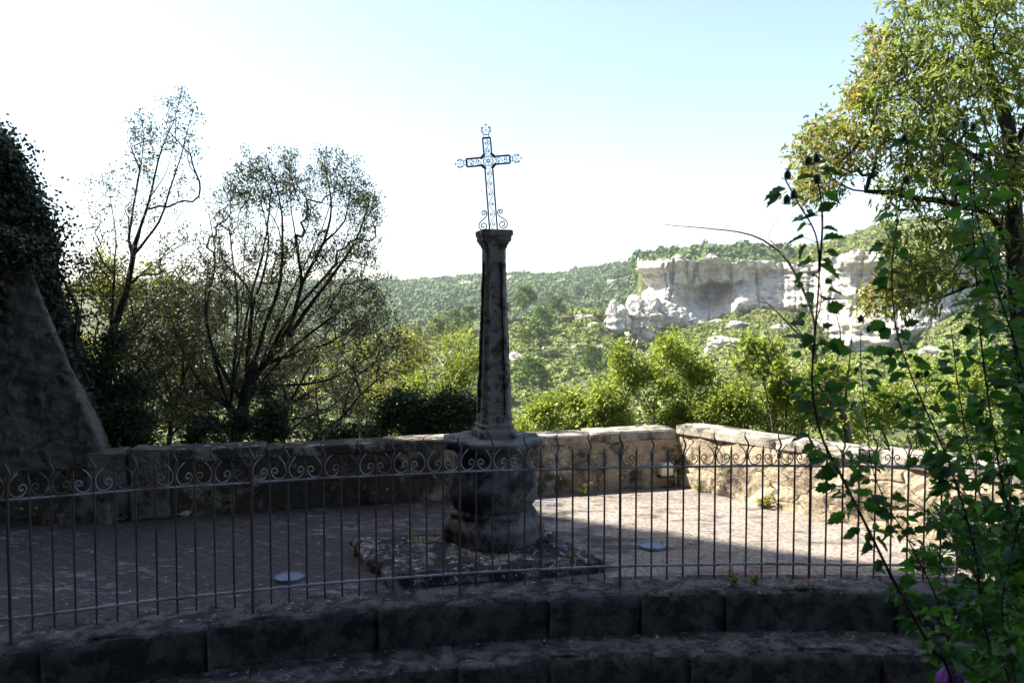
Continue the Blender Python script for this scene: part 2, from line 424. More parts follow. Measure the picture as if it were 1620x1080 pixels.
def tree(name, label, cat, base, g, bark, clouds, group=None, k=6):
    t = empty(name, base, label, cat, group)
    g.mesh('trunk', bark, t, k)
    for (cn, tm, P, D, L, Wd, mat, vals) in clouds:
        leafcloud(cn, tm, P, D, L, Wd, mat, t, vals)
    return t

# ================================================================ SETTING: terrace, steps, terrain
AC = Vector((1.8, -6.27))       # centre of the arc of steps
R0 = 11.50
def arc(R, th): return (AC.x + R * math.sin(th), AC.y + R * math.cos(th))
def arcx(R, x): return AC.y + math.sqrt(max(.01, R * R - (x - AC.x) ** 2))
# back wall and wing wall front faces at floor level
WL = Vector((-4.4, 6.78)); WC = Vector((1.74, 8.38)); WR = Vector((5.4, 3.75))
# terrace floor
TH = [math.radians(a) for a in np.arange(-46, 32.1, 1.0)]
def terrace():
    import bmesh
    bm = bmesh.new()
    inner = [arc(R0 + .34, t) for t in TH]
    outer = [(6.4, 3.4), (5.9, 4.0), (1.85, 8.6), (-4.4, 6.95), (-9.0, 5.7), (-9.0, 2.0)]
    vs = [bm.verts.new((x, y, 0)) for x, y in inner + outer]
    bm.faces.new(vs); bmesh.ops.triangulate(bm, faces=bm.faces[:])
    for f in bm.faces:
        if f.normal.z < 0: f.normal_flip()
    me = bpy.data.meshes.new('terrace_paving'); bm.to_mesh(me); bm.free()
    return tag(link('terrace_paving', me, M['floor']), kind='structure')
terrace()
# curved steps: one thick course per level, front faces displaced like worn stone
def course(name, Rin, Rout, ztop, zbot, seed, mt, mr):
    prof = [(Rout, ztop)]
    m = 9
    for i in range(1, m): prof.append((Rout + (Rin - Rout) * i / (m - 1) + (.02 if i == m - 1 else 0), ztop - (.0 if i < m - 1 else 0)))
    prof[-1] = (Rin + .022, ztop - .002); prof.append((Rin + .004, ztop - .018))
    for i in range(1, 9): prof.append((Rin, ztop - .02 + (zbot - ztop + .02) * i / 8))
    jr = random.Random(int(seed)); jo = []; q = -45.
    while q < 31: jo.append(math.radians(q)); q += math.degrees(jr.uniform(.55, 1.25) / Rin)
    dj = .006 / Rin
    ths = np.sort(np.concatenate([np.radians(np.arange(-46, 32.1, .28))] + [[j_ - 2 * dj, j_ - dj, j_, j_ + dj, j_ + 2 * dj] for j_ in jo])); V = []
    jo = np.array(jo); bl = [jr.uniform(-.008, .008) for _ in range(len(jo) + 2)]
    for t in ths:
        for j, (R, z) in enumerate(prof):
            p = (R * t, z + seed, R)
            a = nz(p, 2.1, 5) * .018 + nz(p, 9, 3) * .007
            big = nz((R0 * t * .9, seed, 0), 1.0, 3)
            jd = np.abs(jo - t).min() / dj; bk = bl[int(np.searchsorted(jo, t))]
            if j == 0: a = 0; dz = 0
            else: dz = nz((R0 * t, R, seed), 5, 4) * .006 - (.012 if jd < .5 else (.005 if jd < 1.5 else 0))
            if j >= 8: a += bk - (.022 if jd < .5 else (.008 if jd < 1.5 else 0))
            if j >= 8: a += big * .012
            if j in (8, 9): a += max(0, nz((R0 * t, seed, 3), 3.2, 4)) * .06
            x, y = arc(R + (a if j >= 6 else 0), t); V.append((x, y, z + dz))
    k = len(prof); n = len(ths)
    Ft = []; Fr = []
    for i in range(n - 1):
        for j in range(k - 1):
            f = (i * k + j, (i + 1) * k + j, (i + 1) * k + j + 1, i * k + j + 1); (Ft if j < 9 else Fr).append(f)
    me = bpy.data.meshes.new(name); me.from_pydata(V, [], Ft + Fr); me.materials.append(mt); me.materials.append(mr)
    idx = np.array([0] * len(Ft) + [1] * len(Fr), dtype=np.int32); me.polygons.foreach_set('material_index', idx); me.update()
    me.shade_smooth()
    o = bpy.data.objects.new(name, me); COL.objects.link(o); return tag(o, kind='structure')
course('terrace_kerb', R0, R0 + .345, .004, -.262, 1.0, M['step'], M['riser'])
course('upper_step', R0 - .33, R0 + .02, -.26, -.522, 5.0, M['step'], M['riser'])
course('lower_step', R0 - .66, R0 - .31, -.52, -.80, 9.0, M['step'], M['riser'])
mb = MB(); mb.add([(-9, -12, -.78), (9, -12, -.78), (9, 4.8, -.78), (-9, 4.8, -.78)], [(0, 1, 2, 3)])
tag(mb.build('lower_courtyard', M['step']), kind='structure')

# ---- terrain (heights laid out as profiles along each bearing from the terrace)
CU = [-3000, 0, 300, 600, 640, 700, 800, 900, 940, 970, 1000, 1025, 1045, 1080, 1123, 1164, 1212, 1286, 1310, 1340, 1440, 1470, 1530, 1700, 5000]
CY = [640, 640, 640, 612, 570, 530, 508, 488, 482, 510, 552, 553, 540, 520, 512, 494, 492, 500, 524, 548, 546, 514, 490, 475, 470]
RU = [-3000, 0, 300, 590, 640, 700, 760, 830, 900, 960, 1010, 1100, 1250, 1330, 1390, 1450, 1620, 5000]
RYl = [455, 455, 452, 452, 452, 444, 440, 437, 437, 428, 418, 412, 408, 390, 372, 366, 380, 400]
PU = [900, 1005, 1100, 1250, 1290, 1320, 1400, 1480, 1560, 5000]
PYl = [413, 413, 411, 418, 414, 403, 400, 396, 396, 396]
def smooth(a, b, x):
    t = np.clip((x - a) / (b - a), 0, 1); return t * t * (3 - 2 * t)
def hterr(x, y):
    x = np.asarray(x, float); y = np.asarray(y, float); r = np.hypot(x, y)
    yy = np.maximum(y, .25 * r); u = np.clip(810 + F * x / yy, -2500, 4500)
    Y = np.maximum(yy, 1.0)                         # picture rows relate to forward distance
    def zof(py, d): return CAMH - (py - 485) * d / F
    rb = 190 + 0 * u
    cy = np.interp(u, CU, CY)
    z120 = zof(665, 120.)
    near = np.interp(r, [0, 9, 12, 16, 30, 60, 85, 120], [-1.5, -1.5, -2.2, -4.5, -13, -27, -27, z120])
    # front slope: picture row climbs from 665 to the crest row
    t = np.clip((r - 120) / (rb - 120), 0, 1)
    front = zof(665 - 145 * t ** .9 + (cy - 520) * t ** 2.6, np.minimum(r, 190.))
    z = np.where(r < 120, near, front)
    py = np.interp(u, PU, PYl); isp = smooth(1000, 1012, u)
    ztop = zof(py, 195.) - .6
    plate = np.where(r > 190, ztop + np.clip((r - 205) * .012, 0, 4), 0)
    ridge = np.interp(u, RU, RYl)
    zr = zof(ridge, 600.); zc = zof(cy, 190.)
    behind = np.interp(r, [190, 250, 300], [0, 1, 1]) * (-1)
    valley = np.minimum(zc - 4, -18)
    back = np.where(r < 270, zc + (valley - zc) * smooth(190, 270, r), valley + (zr - valley) * np.clip((r - 270) / 330, 0, 1) ** .85)
    back = np.where(r > 600, zr - (r - 600) * .12, back)
    platfar = np.maximum(ztop, zof(ridge, 420.)) 
    plate = np.where(r < 230, ztop, ztop + (platfar - ztop) * smooth(230, 420, r)); plate = np.where(r > 420, plate - (r - 420) * .03, plate)
    post = back * (1 - isp) + np.maximum(plate, back) * isp
    jump = smooth(207, 213, r) * isp + (1 - isp)
    post = np.where(isp > 0, zc * (1 - jump) + post * jump, post)
    z = np.where(r > 190, post, z)
    far = smooth(40, 130, r)
    z = z + far * (np.sin(x * .11 + 1.3 * np.sin(y * .05)) * np.sin(y * .09 + x * .03) * .7 + np.sin(x * .035 + 2) * np.cos(y * .028) * 1.6 * smooth(230, 330, r))
    return np.where((y < 3) & (r < 60), np.minimum(z, -1.5), z)
def terrain():
    az = np.radians(np.concatenate([np.arange(-180, -50, 4), np.arange(-50, 50, .25), np.arange(50, 181, 4)]))
    rr = np.concatenate([np.arange(3, 60, 3), np.arange(60, 190, 3), np.arange(190, 204, 1.5), np.arange(204, 620, 6), np.arange(620, 1100, 60)])
    A, R = np.meshgrid(az, rr, indexing='ij'); X = R * np.sin(A); Yv = R * np.cos(A); Z = hterr(X, Yv)
    n, k = A.shape; i, j = np.meshgrid(np.arange(n - 1), np.arange(k - 1), indexing='ij'); a = (i * k + j).ravel()
    Fa = np.stack([a, a + 1, a + k + 1, a + k], axis=1)
    o = big_mesh('hillside_ground', np.stack([X, Yv, Z], -1).reshape(-1, 3), Fa, M['ground'], smooth=True)
    tag(o, kind='structure')
terrain()

# ---- limestone cliff
def cliff():
    path = [(1022, 232, 500, 413), (1008, 206, 505, 412), (1012, 195, 520, 411), (1050, 191, 512, 411), (1090, 192, 505, 409), (1130, 194, 500, 409),
            (1165, 193, 480, 412), (1200, 198, 478, 414), (1250, 199, 479, 417), (1285, 197, 486, 416), (1308, 190, 512, 404), (1345, 187, 540, 400),
            (1400, 187, 540, 399), (1440, 189, 535, 395), (1470, 191, 505, 394), (1520, 195, 480, 395), (1600, 200, 470, 400)]
    P = np.array(path, float); s = np.arange(len(P)); nu, nv = 420, 84
    ss = np.linspace(0, len(P) - 1, nu); Q = np.stack([np.interp(ss, s, P[:, i]) for i in range(4)], 1)
    V = np.zeros((nu, nv + 6, 3))
    for i in range(nu):
        u, r, yb, yt = Q[i]; ang = math.atan((u - 810) / F); cx, cyv = math.sin(ang), math.cos(ang)
        rY = r * cyv; zb = CAMH - (yb - 485) * rY / F - 3.0; zt = CAMH - (yt - 485) * rY / F + nz((i * .05, 0, 4), 1, 4) * 1.3
        px0 = r * cx
        for j in range(nv + 6):
            q = min(1, j / (nv - 1)); z = zb + (zt - zb) * q
            d = 0
            d += -1.8 * smooth(.80, .9, q) + 1.2 * smooth(.9, .98, q) * 0
            lower = 1 - smooth(.12, .5, q); d += -3.2 * lower
            cave = math.exp(-((u - 1132) / 38) ** 2) * smooth(.12, .5, q) * (1 - smooth(.60, .67, q)); d += 9.5 * cave
            strata = nz((3.1, z * 1.05 + nz((px0 * .05, 2, 0), 1, 2) * 1.4, 1.7), 1, 3); d += strata * .75
            crack = abs(nz((px0 * .16, z * .025, 7.7), 1, 4)); d += 1.1 * max(0, .12 - crack) / .12
            p = (px0 * .075, z * .12, r * .05); d += nz(p, 1, 6) * 3.8 + nz((px0 * .6, z * 1.2, 3), 1, 4) * .55
            rr = r + d
            if j >= nv: rr = r + d + (j - nv + 1) * 3.2; z = zt - .0 * (j - nv) + nz((px0 * .3, rr * .3, 0), 1, 3) * .4 - (j - nv + 1) * .08
            sh = 0
            if u < 1075: sh = smooth(1075, 1010, u) * (2.0 * math.sin(max(0, min(1, (q - .38) / .5)) * math.pi) - 3.0 * (1 - smooth(.1, .42, q)) + nz((5, z * .5, 2), 1, 4) * 1.6)
            V[i, j] = (rr * cx + sh, rr * cyv, z)
    k = nv + 6; i, j = np.meshgrid(np.arange(nu - 1), np.arange(k - 1), indexing='ij'); a = (i * k + j).ravel()
    Fa = np.stack([a, a + k, a + k + 1, a + 1], axis=1)
    tag(big_mesh('limestone_cliff', V.reshape(-1, 3), Fa, M['cliff']), kind='structure')
cliff()

# ---- boulders and outcrops
import bmesh
def boulder_mesh(name, r, seed, strat=.25, sub=4):
    bm = bmesh.new(); bmesh.ops.create_icosphere(bm, subdivisions=sub, radius=1)
    for v in bm.verts:
        p = v.co.copy(); d = 1 + nz(p + Vector((seed, seed * 2, 0)), 1.1, 5) * (.5 if sub < 5 else .34) + nz(Vector((seed, 0, p.z * 3)), 1, 2) * strat * .35
        c = abs(nz(p + Vector((0, seed, 3)), 1.9, 3)); d -= .22 * max(0, .14 - c) / .14
        v.co = Vector((p.x * r[0], p.y * r[1], p.z * r[2])) * d
    me = bpy.data.meshes.new(name); bm.to_mesh(me); bm.free(); return me
ROCKS = [  # picture x, y, half width px, half height px, label
 (816, 568, 20, 10, 'long white slab of rock just right of the stone shaft, low on the green slope'),
 (857, 551, 7, 5, 'small white rock between the long slab and the pair of rocks on the slope'),
 (891, 542, 8, 6, 'small pale rock left of the oval rock on the scrubby slope'),
 (916, 549, 14, 6, 'flat oval white rock in the middle of the scrubby slope'),
 (948, 556, 8, 10, 'blocky grey rock below the small cliff outcrop'),
 (923, 503, 15, 6, 'slanting white ledge on the slope among pines, left of the cliff'),
 (938, 514, 9, 5, 'little pale rock just under the slanting ledge'),
 (909, 638, 7, 4, 'tiny white stone low on the slope above the bright shrubs'),
 (1135, 511, 12, 6, 'rounded white boulder just below the cliff cave'),
 (1133, 531, 8, 5, 'small white boulder under the rounded one below the cave'),
 (1145, 543, 26, 11, 'wide pale rock shelf below the middle of the cliff'),
 (1072, 560, 26, 13, 'pointed white rock above the round bright shrub'),
 (1121, 563, 10, 12, 'upright grey rock right of the pointed white rock'),
 (1172, 517, 24, 9, 'broad white rocks right of the rounded boulder under the cliff'),
 (1197, 492, 9, 6, 'small white rock tucked at the foot of the recessed cliff'),
 (1228, 520, 18, 7, 'pale rock shelf half hidden by dead twigs'),
 (1478, 562, 20, 13, 'pink white rock seen between the leafy stems at right'),
 (1530, 563, 12, 8, 'white rock behind the leafy stems near the right edge'),
]
def ground_hit(px, py, r0=110, r1=620):
    for r in np.arange(r0, r1, 1.0):
        p = aty(px, py, r)
        if p.z <= float(hterr(p.x, p.y)): return p
    return aty(px, py, 300)
for i, (px, py, a, b_, lab) in enumerate(ROCKS):
    p = ground_hit(px, py); s = p.y / F
    me = boulder_mesh('limestone_boulder', (a * s, a * s * .8, b_ * s), i * 3.7)
    o = link('limestone_boulder', me, M['cliff']); o.location = p; o.rotation_euler = (0, 0, .3 * math.sin(i * 5))
    tag(o, lab, 'boulder', 'white limestone boulders on the slope')
for px, py, Y, a, b_, sd, lab in [(1018, 508, 184, 32, 36, 2, 'big grey bulging rock buttress at the left foot of the cliff'),
                           (977, 506, 181, 19, 27, 8, 'low stepped white outcrop left of the cliff foot'),
                           (1047, 500, 186, 26, 24, 21, 'grey rounded rock hump between the bulging buttress and the cave')]:
    p = aty(px, py, Y); s = Y / F
    o = link('rock_outcrop', boulder_mesh('rock_outcrop', (a * s, a * s * .9, b_ * s), sd, .5, 5), M['cliff']); o.location = p
    tag(o, lab, 'rock', 'rock outcrops at the cliff foot')
for px, py, Y, a, b_, sd, lab in [(738, 457, 520, 12, 7, 3, 'white crag on the far wooded ridge just left of the stone shaft'),
                          (682, 446, 570, 9, 3, 5, 'thin pale crag on the skyline left of the stone shaft'),
                          (805, 440, 560, 7, 3, 6, 'tiny pale ledge on the skyline right of the stone shaft'),
                          (1003, 448, 470, 12, 5, 9, 'pale ledge among trees just left of the cliff top'),
                          (968, 446, 480, 8, 3, 13, 'small pale ledge on the wooded hill, further from the cliff'),
                          (1388, 370, 400, 14, 10, 15, 'rocky knob on the skyline behind the right hand tree'),
                          (664, 538, 300, 8, 6, 19, 'white rock seen through twigs left of the stone shaft')]:
    p = aty(px, py, Y); s = Y / F; p.z = max(p.z, float(hterr(p.x, p.y)) - b_ * s * .3)
    o = link('rock_outcrop', boulder_mesh('rock_outcrop', (a * s, a * s * .8, b_ * s * 1.4), sd, .5), M['cliff']); o.location = p
    tag(o, lab, 'rock', 'pale crags on the far hills')

# ---- scrub and woods on the hills
def clump_tmpl(n, flat=.8, size=.42, seed=0):
    d = rng.normal(size=(n, 3)); d[:, 2] = np.abs(d[:, 2]) * 1.0 - .25; d /= np.linalg.norm(d, axis=1)[:, None]
    lobes = rng.normal(size=(5, 3)); lobes /= np.linalg.norm(lobes, axis=1)[:, None]
    q = .62 + .38 * np.clip((d @ lobes.T).max(1), 0, 1) ** 2; q *= (.75 + .25 * rng.random(n))
    P = d * q[:, None] * np.array([1, 1, flat])
    N = d + rng.normal(size=(n, 3)) * .55; N /= np.linalg.norm(N, axis=1)[:, None]
    A = np.cross(N, rng.normal(size=(n, 3))); A /= np.linalg.norm(A, axis=1)[:, None]; B = np.cross(N, A)
    s = size * (.6 + .8 * rng.random(n))[:, None]
    V = np.stack([P - A * s, P - B * s * .7, P + A * s, P + B * s * .7], 1)
    Fa = np.arange(n * 4).reshape(n, 4)
    return V.reshape(-1, 3), Fa, rng.random(n)
def clumps(name, X, Yv, Z, sc, mat, ntm=8, nf=40, flat=.8, size=.42, hs=1.0, tone=None):
    T = [clump_tmpl(nf, flat, size) for _ in range(ntm)]; Vs = []; Fs = []; vals = []; off = 0
    which = rng.integers(0, ntm, len(X)); tone = rng.random(len(X)) if tone is None else tone
    for t in range(ntm):
        idx = np.where(which == t)[0]
        if not len(idx): continue
        TV, TF, tv = T[t]; a = rng.random(len(idx)) * 6.28; c, s_ = np.cos(a), np.sin(a)
        v = np.stack([TV[None, :, 0] * c[:, None] - TV[None, :, 1] * s_[:, None], TV[None, :, 0] * s_[:, None] + TV[None, :, 1] * c[:, None], np.repeat(TV[None, :, 2] * hs, len(idx), 0)], -1)
        v = v * sc[idx][:, None, None] + np.stack([X[idx], Yv[idx], Z[idx]], -1)[:, None]
        Vs.append(v.reshape(-1, 3)); Fs.append((TF[None] + (np.arange(len(idx)) * len(TV))[:, None, None]).reshape(-1, 4) + off)
        vals.append(np.clip(tone[idx][:, None] * .75 + tv[None] * .3, 0, 1).ravel()); off += len(idx) * len(TV)
    return big_mesh(name, np.concatenate(Vs), np.concatenate(Fs), mat, vals=np.concatenate(vals))
def scatter_polar(n, u0, u1, r0, r1, keep):
    u = rng.uniform(u0, u1, n); r = np.sqrt(rng.uniform(r0 ** 2, r1 ** 2, n)); a = np.arctan((u - 810) / F)
    x, y = r * np.sin(a), r * np.cos(a); k = keep(u, r, x, y); return x[k], y[k], u[k], r[k]
def patch(x, y, s=.05, ph=0): return np.sin(x * s + ph) * np.cos(y * s * 1.3 + ph * 2) + .6 * np.sin(x * s * 2.3 + y * s * 1.7 + ph)
x, y, u, r = scatter_polar(11500, 250, 1800, 100, 190, lambda u, r, x, y: ((r < 187) | (u < 980)) & ((patch(x, y, .16) + rng.normal(size=len(x)) * .9) > -.5 - .6 * (u > 980)))
tag(clumps('hillside_scrub', x, y, hterr(x, y) + .1, (rng.gamma(5, .15, len(x)) + .25) * (1 - .2 * smooth(172, 184, r) * (u > 980)), M['l_scrub'], nf=64, flat=.75, size=.25,
    tone=np.clip(.45 + .22 * patch(x, y, .07, 1) + rng.normal(size=len(x)) * .2, 0, 1)), 'low green scrub covering the near slope', 'scrub', kind='stuff')
x, y, u, r = scatter_polar(9500, 200, 1250, 275, 625, lambda u, r, x, y: (u < 1240) & (patch(x, y, .05) + rng.normal(size=len(x)) > -1.2))
tag(clumps('far_wood', x, y, hterr(x, y) + .9, rng.gamma(9, .28, len(x)) + .5, M['l_forest'], nf=62, flat=.95, size=.25,
    tone=np.clip(.33 + .22 * patch(x, y, .022, 2) + rng.normal(size=len(x)) * .22, 0, 1)), 'dark green oak and pine wood covering the far ridge', 'wood', kind='stuff')
x, y, u, r = scatter_polar(2600, 1012, 1800, 206, 430, lambda u, r, x, y: rng.random(len(x)) < .85)
tag(clumps('plateau_scrub', x, y, hterr(x, y) + .5, rng.gamma(6, .25, len(x)) + .3, M['l_scrub'], nf=60, flat=.8, size=.26,
    tone=np.clip(.35 + rng.normal(size=len(x)) * .25, 0, 1)), 'bushes along the flat top above the cliff', 'scrub', kind='stuff')

# ---- pines one can tell apart on the slope
x, y, u, r = scatter_polar(900, 1060, 1330, 176, 198, lambda u, r, x, y: rng.random(len(x)) < .9)
tag(clumps('cliff_foot_scrub', x, y, hterr(x, y) + .1, rng.gamma(5, .13, len(x)) + .2, M['l_scrub'], nf=60, flat=.75, size=.25), 'patchy green scrub at the foot of the cliff', 'scrub', kind='stuff')
def pine_proto(seed, h=6.0):
    t = empty('pine_tree', (0, 0, 0), 'pine', 'pine tree', 'pines on the slopes')
    mb = MB(); zs = np.linspace(-.4, h * .9, 9)
    mb.tube([(nz((seed, z, 0), .4) * .3, nz((z, seed, 2), .4) * .3, z) for z in zs], np.linspace(.16, .03, 9), 6)
    Ps = []; Ds = []
    for i in range(34):
        q = rng.random() ** .8; z = h * (.22 + .72 * q); L = h * .36 * (1.05 - q * .75) * rng.uniform(.7, 1.15); a = rng.random() * 6.28
        e = np.array([math.cos(a) * L, math.sin(a) * L, L * .35]); s0 = np.array([0, 0, z])
        mb.tube([s0, s0 + e * .5 + [0, 0, -.05], s0 + e], [.05, .035, .012], 4)
        m = 34; f = rng.uniform(.35, 1.05, m)
        Ps.append(s0 + e * f[:, None] + rng.normal(size=(m, 3)) * .22 * np.array([1, 1, .7])); Ds.append(e / L + rng.normal(size=(m, 3)) * .6 + [0, 0, .5])
    mb.build('trunk', M['bark2'], t)
    P = np.concatenate(Ps); D = np.concatenate(Ds); n = len(P)
    leafcloud('crown', LEAF4, P, D, rng.uniform(.35, .65, n), rng.uniform(.22, .36, n), M['l_pine'], t)
    return t
PINES = [(716, 545, 1.0), (742, 528, .8), (790, 512, .9), (812, 498, 1.1), (832, 506, 1.0), (868, 492, 1.2), (893, 488, 1.0), (915, 480, 1.15), (843, 566, 1.0),
         (858, 536, .9), (880, 512, .8), (660, 562, .8), (690, 560, 1.0), (946, 474, 1.0), (780, 640, 1.1), (845, 640, 1.0), (938, 610, .9), (655, 600, 1.0),
         (1055, 411, .6), (1088, 409, .5), (1120, 408, .65), (1150, 410, .5), (1215, 414, .5), (1255, 414, .55)]
PLAB = ['leftmost tall pine beside the shaft, on the valley slope', 'short pine right behind the shaft edge', 'pine just right of the shaft, half way up it', 'tall pine with round top right of the shaft',
        'pine close behind the tall round topped one', 'broad pine on the crest, nearest the middle of the gap to the cliff', 'pine on the crest right of the broad one',
        'pine on the crest nearest the cliff slope', 'round pine standing alone beside the long white slab', 'pine above the lone round one on the slope', 'small pine below the crest trees',
        'small pine seen through twigs left of the shaft', 'pine left of the shaft above the light shrubs', 'last crest pine before the cliff outcrop', 'pale pine low on the slope right of the shaft',
        'pale pine low on the slope above bright shrubs', 'pale pine above the round bright shrub, left of it', 'pine low in the valley left of the shaft',
        'first small pine on the cliff top from the left', 'second small pine on the cliff top from the left', 'third and largest small pine on the cliff top', 'small pine on the cliff top above the cave',
        'small pine on the cliff top where the cliff steps back', 'small pine on the cliff top nearest the leafy stems']
protos = [pine_proto(s, 6.0) for s in (1, 2, 3)]
for i, ((px, py, sc), lab) in enumerate(zip(PINES, PLAB)):
    if i < 18: p = ground_hit(px, py, 122)
    else:
        p = aty(px, py, 208.); p.z = float(hterr(p.x, p.y)) - .2
    if i < 3: o = protos[i]; o.location = p; o.scale = (sc * 1.35,) * 3; o['label'] = lab
    else: copy_tree(protos[i % 3], p, rng.random() * 6, sc * (1.35 if i < 18 else 1), lab)

# ================================================================ WALLS
def wall_body(a, b_, h0, h1, th, zbot=-.9, nseg=.055, seed=0, name='wall_body', mat=None, parent=None):
    """grid front/top/back with rough stone relief; a->b is the front foot line"""
    d = (b_ - a); L = d.length; d = d / L; nrm = Vector((-d.y, d.x))       # pointing away from the terrace
    n = int(L / nseg); rows = []
    prof = [(0, zbot)] + [(0, z) for z in np.linspace(-.03, 1, 13)] + [(1, 1.0), (1, 0), (1, zbot)]
    for i in range(n + 1):
        q = i / n; p = a + d * L * q; H = h0 + (h1 - h0) * q; r = []
        for j, (w_, z) in enumerate(prof):
            zz = z if z < 0 else z * H
            off = 0
            if w_ == 0: off = nz((q * L, zz, seed), 3.2, 4) * .03 + nz((q * L, zz, seed), 11, 3) * .012
            r.append((p.x + nrm.x * (w_ * th + off), p.y + nrm.y * (w_ * th + off), zz))
        rows.append(r)
    mb = MB(); k = len(prof); mb.add(np.array(rows), [(i * k + j, i * k + j + 1, (i + 1) * k + j + 1, (i + 1) * k + j) for i in range(n) for j in range(k - 1)] + [tuple(range(k)), tuple(n * k + j for j in range(k))[::-1]])
    return mb.build(name, mat or M['wall'], parent)
def coping(a, b_, h0, h1, th, lens, parent, ov=.004, hgt=.10, seed=0):
    d = (b_ - a); L = d.length; d = d / L; nrm = Vector((-d.y, d.x)); s = 0; i = 0; ang = math.atan2(d.y, d.x)
    while s < L - .05:
        l = min(lens[i % len(lens)], L - s); q = (s + l / 2) / L; H = h0 + (h1 - h0) * q
        c = a + d * (s + l / 2) + nrm * (th / 2 - .002 * (i % 2))
        mb = MB(); hh = hgt * (1 + .10 * math.sin(i * 4.1 + seed)); mb.box((0, 0, 0), (l - .003, th + ov * 2 + .008 * math.sin(i * 7), hh))
        o = mb.build('coping_stone', M['coping'], None); subdiv_bm(o, 7, .009)
        off = Vector((i * 3.3 + seed, 0, 0))
        for v in o.data.vertices:
            n_ = nz(v.co + off, 4.5, 4) * .014 + nz(v.co + off, 16, 2) * .007; v.co += Vector((v.co.x * .1, v.co.y, v.co.z)).normalized() * n_
        o.data.shade_smooth()
        rot = Matrix.Translation((c.x, c.y, H + hh / 2 - .004)) @ Matrix.Rotation(ang + .012 * math.sin(i * 9), 4, 'Z') @ Matrix.Rotation(.012 * math.sin(i * 5), 4, 'Y')
        o.data.transform(rot); o.parent = parent; o.matrix_parent_inverse = Matrix.Translation(parent.location).inverted()
        s += l; i += 1
bw = empty('parapet_wall', (WL.x, WL.y, 0), 'long low stone parapet wall at the back of the terrace, running behind the cross pedestal', 'wall')
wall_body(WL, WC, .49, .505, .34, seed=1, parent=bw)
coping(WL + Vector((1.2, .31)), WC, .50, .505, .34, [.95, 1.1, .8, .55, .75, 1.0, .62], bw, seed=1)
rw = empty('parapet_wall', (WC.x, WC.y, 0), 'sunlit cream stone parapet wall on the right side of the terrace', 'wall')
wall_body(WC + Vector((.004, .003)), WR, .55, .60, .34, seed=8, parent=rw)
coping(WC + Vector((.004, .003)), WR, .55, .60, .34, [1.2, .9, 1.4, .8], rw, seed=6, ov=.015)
# two upright end blocks of the wall beside the buttress
ebl = empty('wall_end_blocks', (-3.5, 6.9, 0), 'pair of squared stone blocks closing the wall beside the buttress', 'stone block')
for cx_, w_, hh in ((-3.62, .34, .60), (-3.28, .33, .62)):
    mb = MB(); yb_ = WL.y + (cx_ - WL.x) * .2606; mb.box((cx_, yb_ + .13, hh / 2), (w_, .36, hh), .25)
    o = mb.build('stone_block', M['buttress'], ebl); subdiv_bm(o, 6, .02); roughen(o, .02, 4)
# ---- buttress at left
def buttress():
    t = empty('stone_buttress', (-4.2, 6.5, 0), 'big sloping stone buttress in shade at the left edge of the terrace', 'buttress')
    Yf = 6.88
    # right edge read at a few rows: x, z
    ez = []; ex = []
    for px, py in [(172, 850), (167, 831), (161, 740), (156, 705), (140, 662), (116, 605), (100, 560), (86, 520), (63, 466), (48, 425), (38, 408), (8, 398)]:
        z_ = CAMH - (py - 485) * 6.95 / F; y_ = Yf + .16 * max(0, z_); z_ = CAMH - (py - 485) * y_ / F; ez.append(z_); ex.append((px - 810) * y_ / F)
    ZT = ez[-1]
    nzr, nx, ny = 120, 120, 8; mb = MB(); rows = []
    for i in range(nzr + 1):
        z = -.2 + (ZT + .2) * i / nzr; xe = np.interp(z, ez, ex); r = []
        topcut = 0
        for j in range(nx + 1):
            x_ = -6.4 + (xe + 6.4) * j / nx; y_ = Yf + .16 * max(0, z) + nz((x_, z, 3), 1.6, 5) * .03 + nz((x_, z * 1.6, 9), 6, 5) * .026 - max(0, nz((x_, z, 20), 14, 3) - .25) * .05
            if j == nx: y_ += .03
            r.append((x_, y_, z))
        for j in range(1, ny + 1):
            y1_ = Yf + .16 * max(0, z); y2_ = y1_ + 1.3 * j / ny; r.append((xe * (1 + .97 * (y2_ / y1_ - 1)) + nz((j * .2, z, 5), 2.5, 4) * .03, y2_, z))
        rows.append(r)
    k = nx + ny + 1
    fs = [(i * k + j, i * k + j + 1, (i + 1) * k + j + 1, (i + 1) * k + j) for i in range(nzr) for j in range(k - 1)]
    mb.add(np.array(rows), fs)
    # top
    top = [r for r in rows[-1]] ; mb.add([(-6.4, Yf + .39, ZT), rows[-1][nx], rows[-1][-1], (-6.4, Yf + 1.8, ZT)], [(0, 1, 2, 3)])
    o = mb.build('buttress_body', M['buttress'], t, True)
    mb = MB()
    # pale rubble stones set in the upper left
    for i in range(13):
        px = 2 + (i % 2) * 14 + 3 * math.sin(i * 3); py = 424 + i * 11.5; p = aty(px, py, 7.15 + (600 - py) * .0004)
        bm = bmesh.new(); bmesh.ops.create_icosphere(bm, subdivisions=3, radius=1)
        V = []
        for v in bm.verts:
            q = v.co; d = 1 + nz(q + Vector((i, 0, 0)), 1.4, 3) * .35; V.append((p.x + q.x * .045 * d, p.y - .03 + q.y * .05 * d, p.z + q.z * .055 * d))
        mb.add(V, [tuple(x.index for x in f.verts) for f in bm.faces]); bm.free()
    mb.build('rubble_stones', M['coping'], t, True)
buttress()

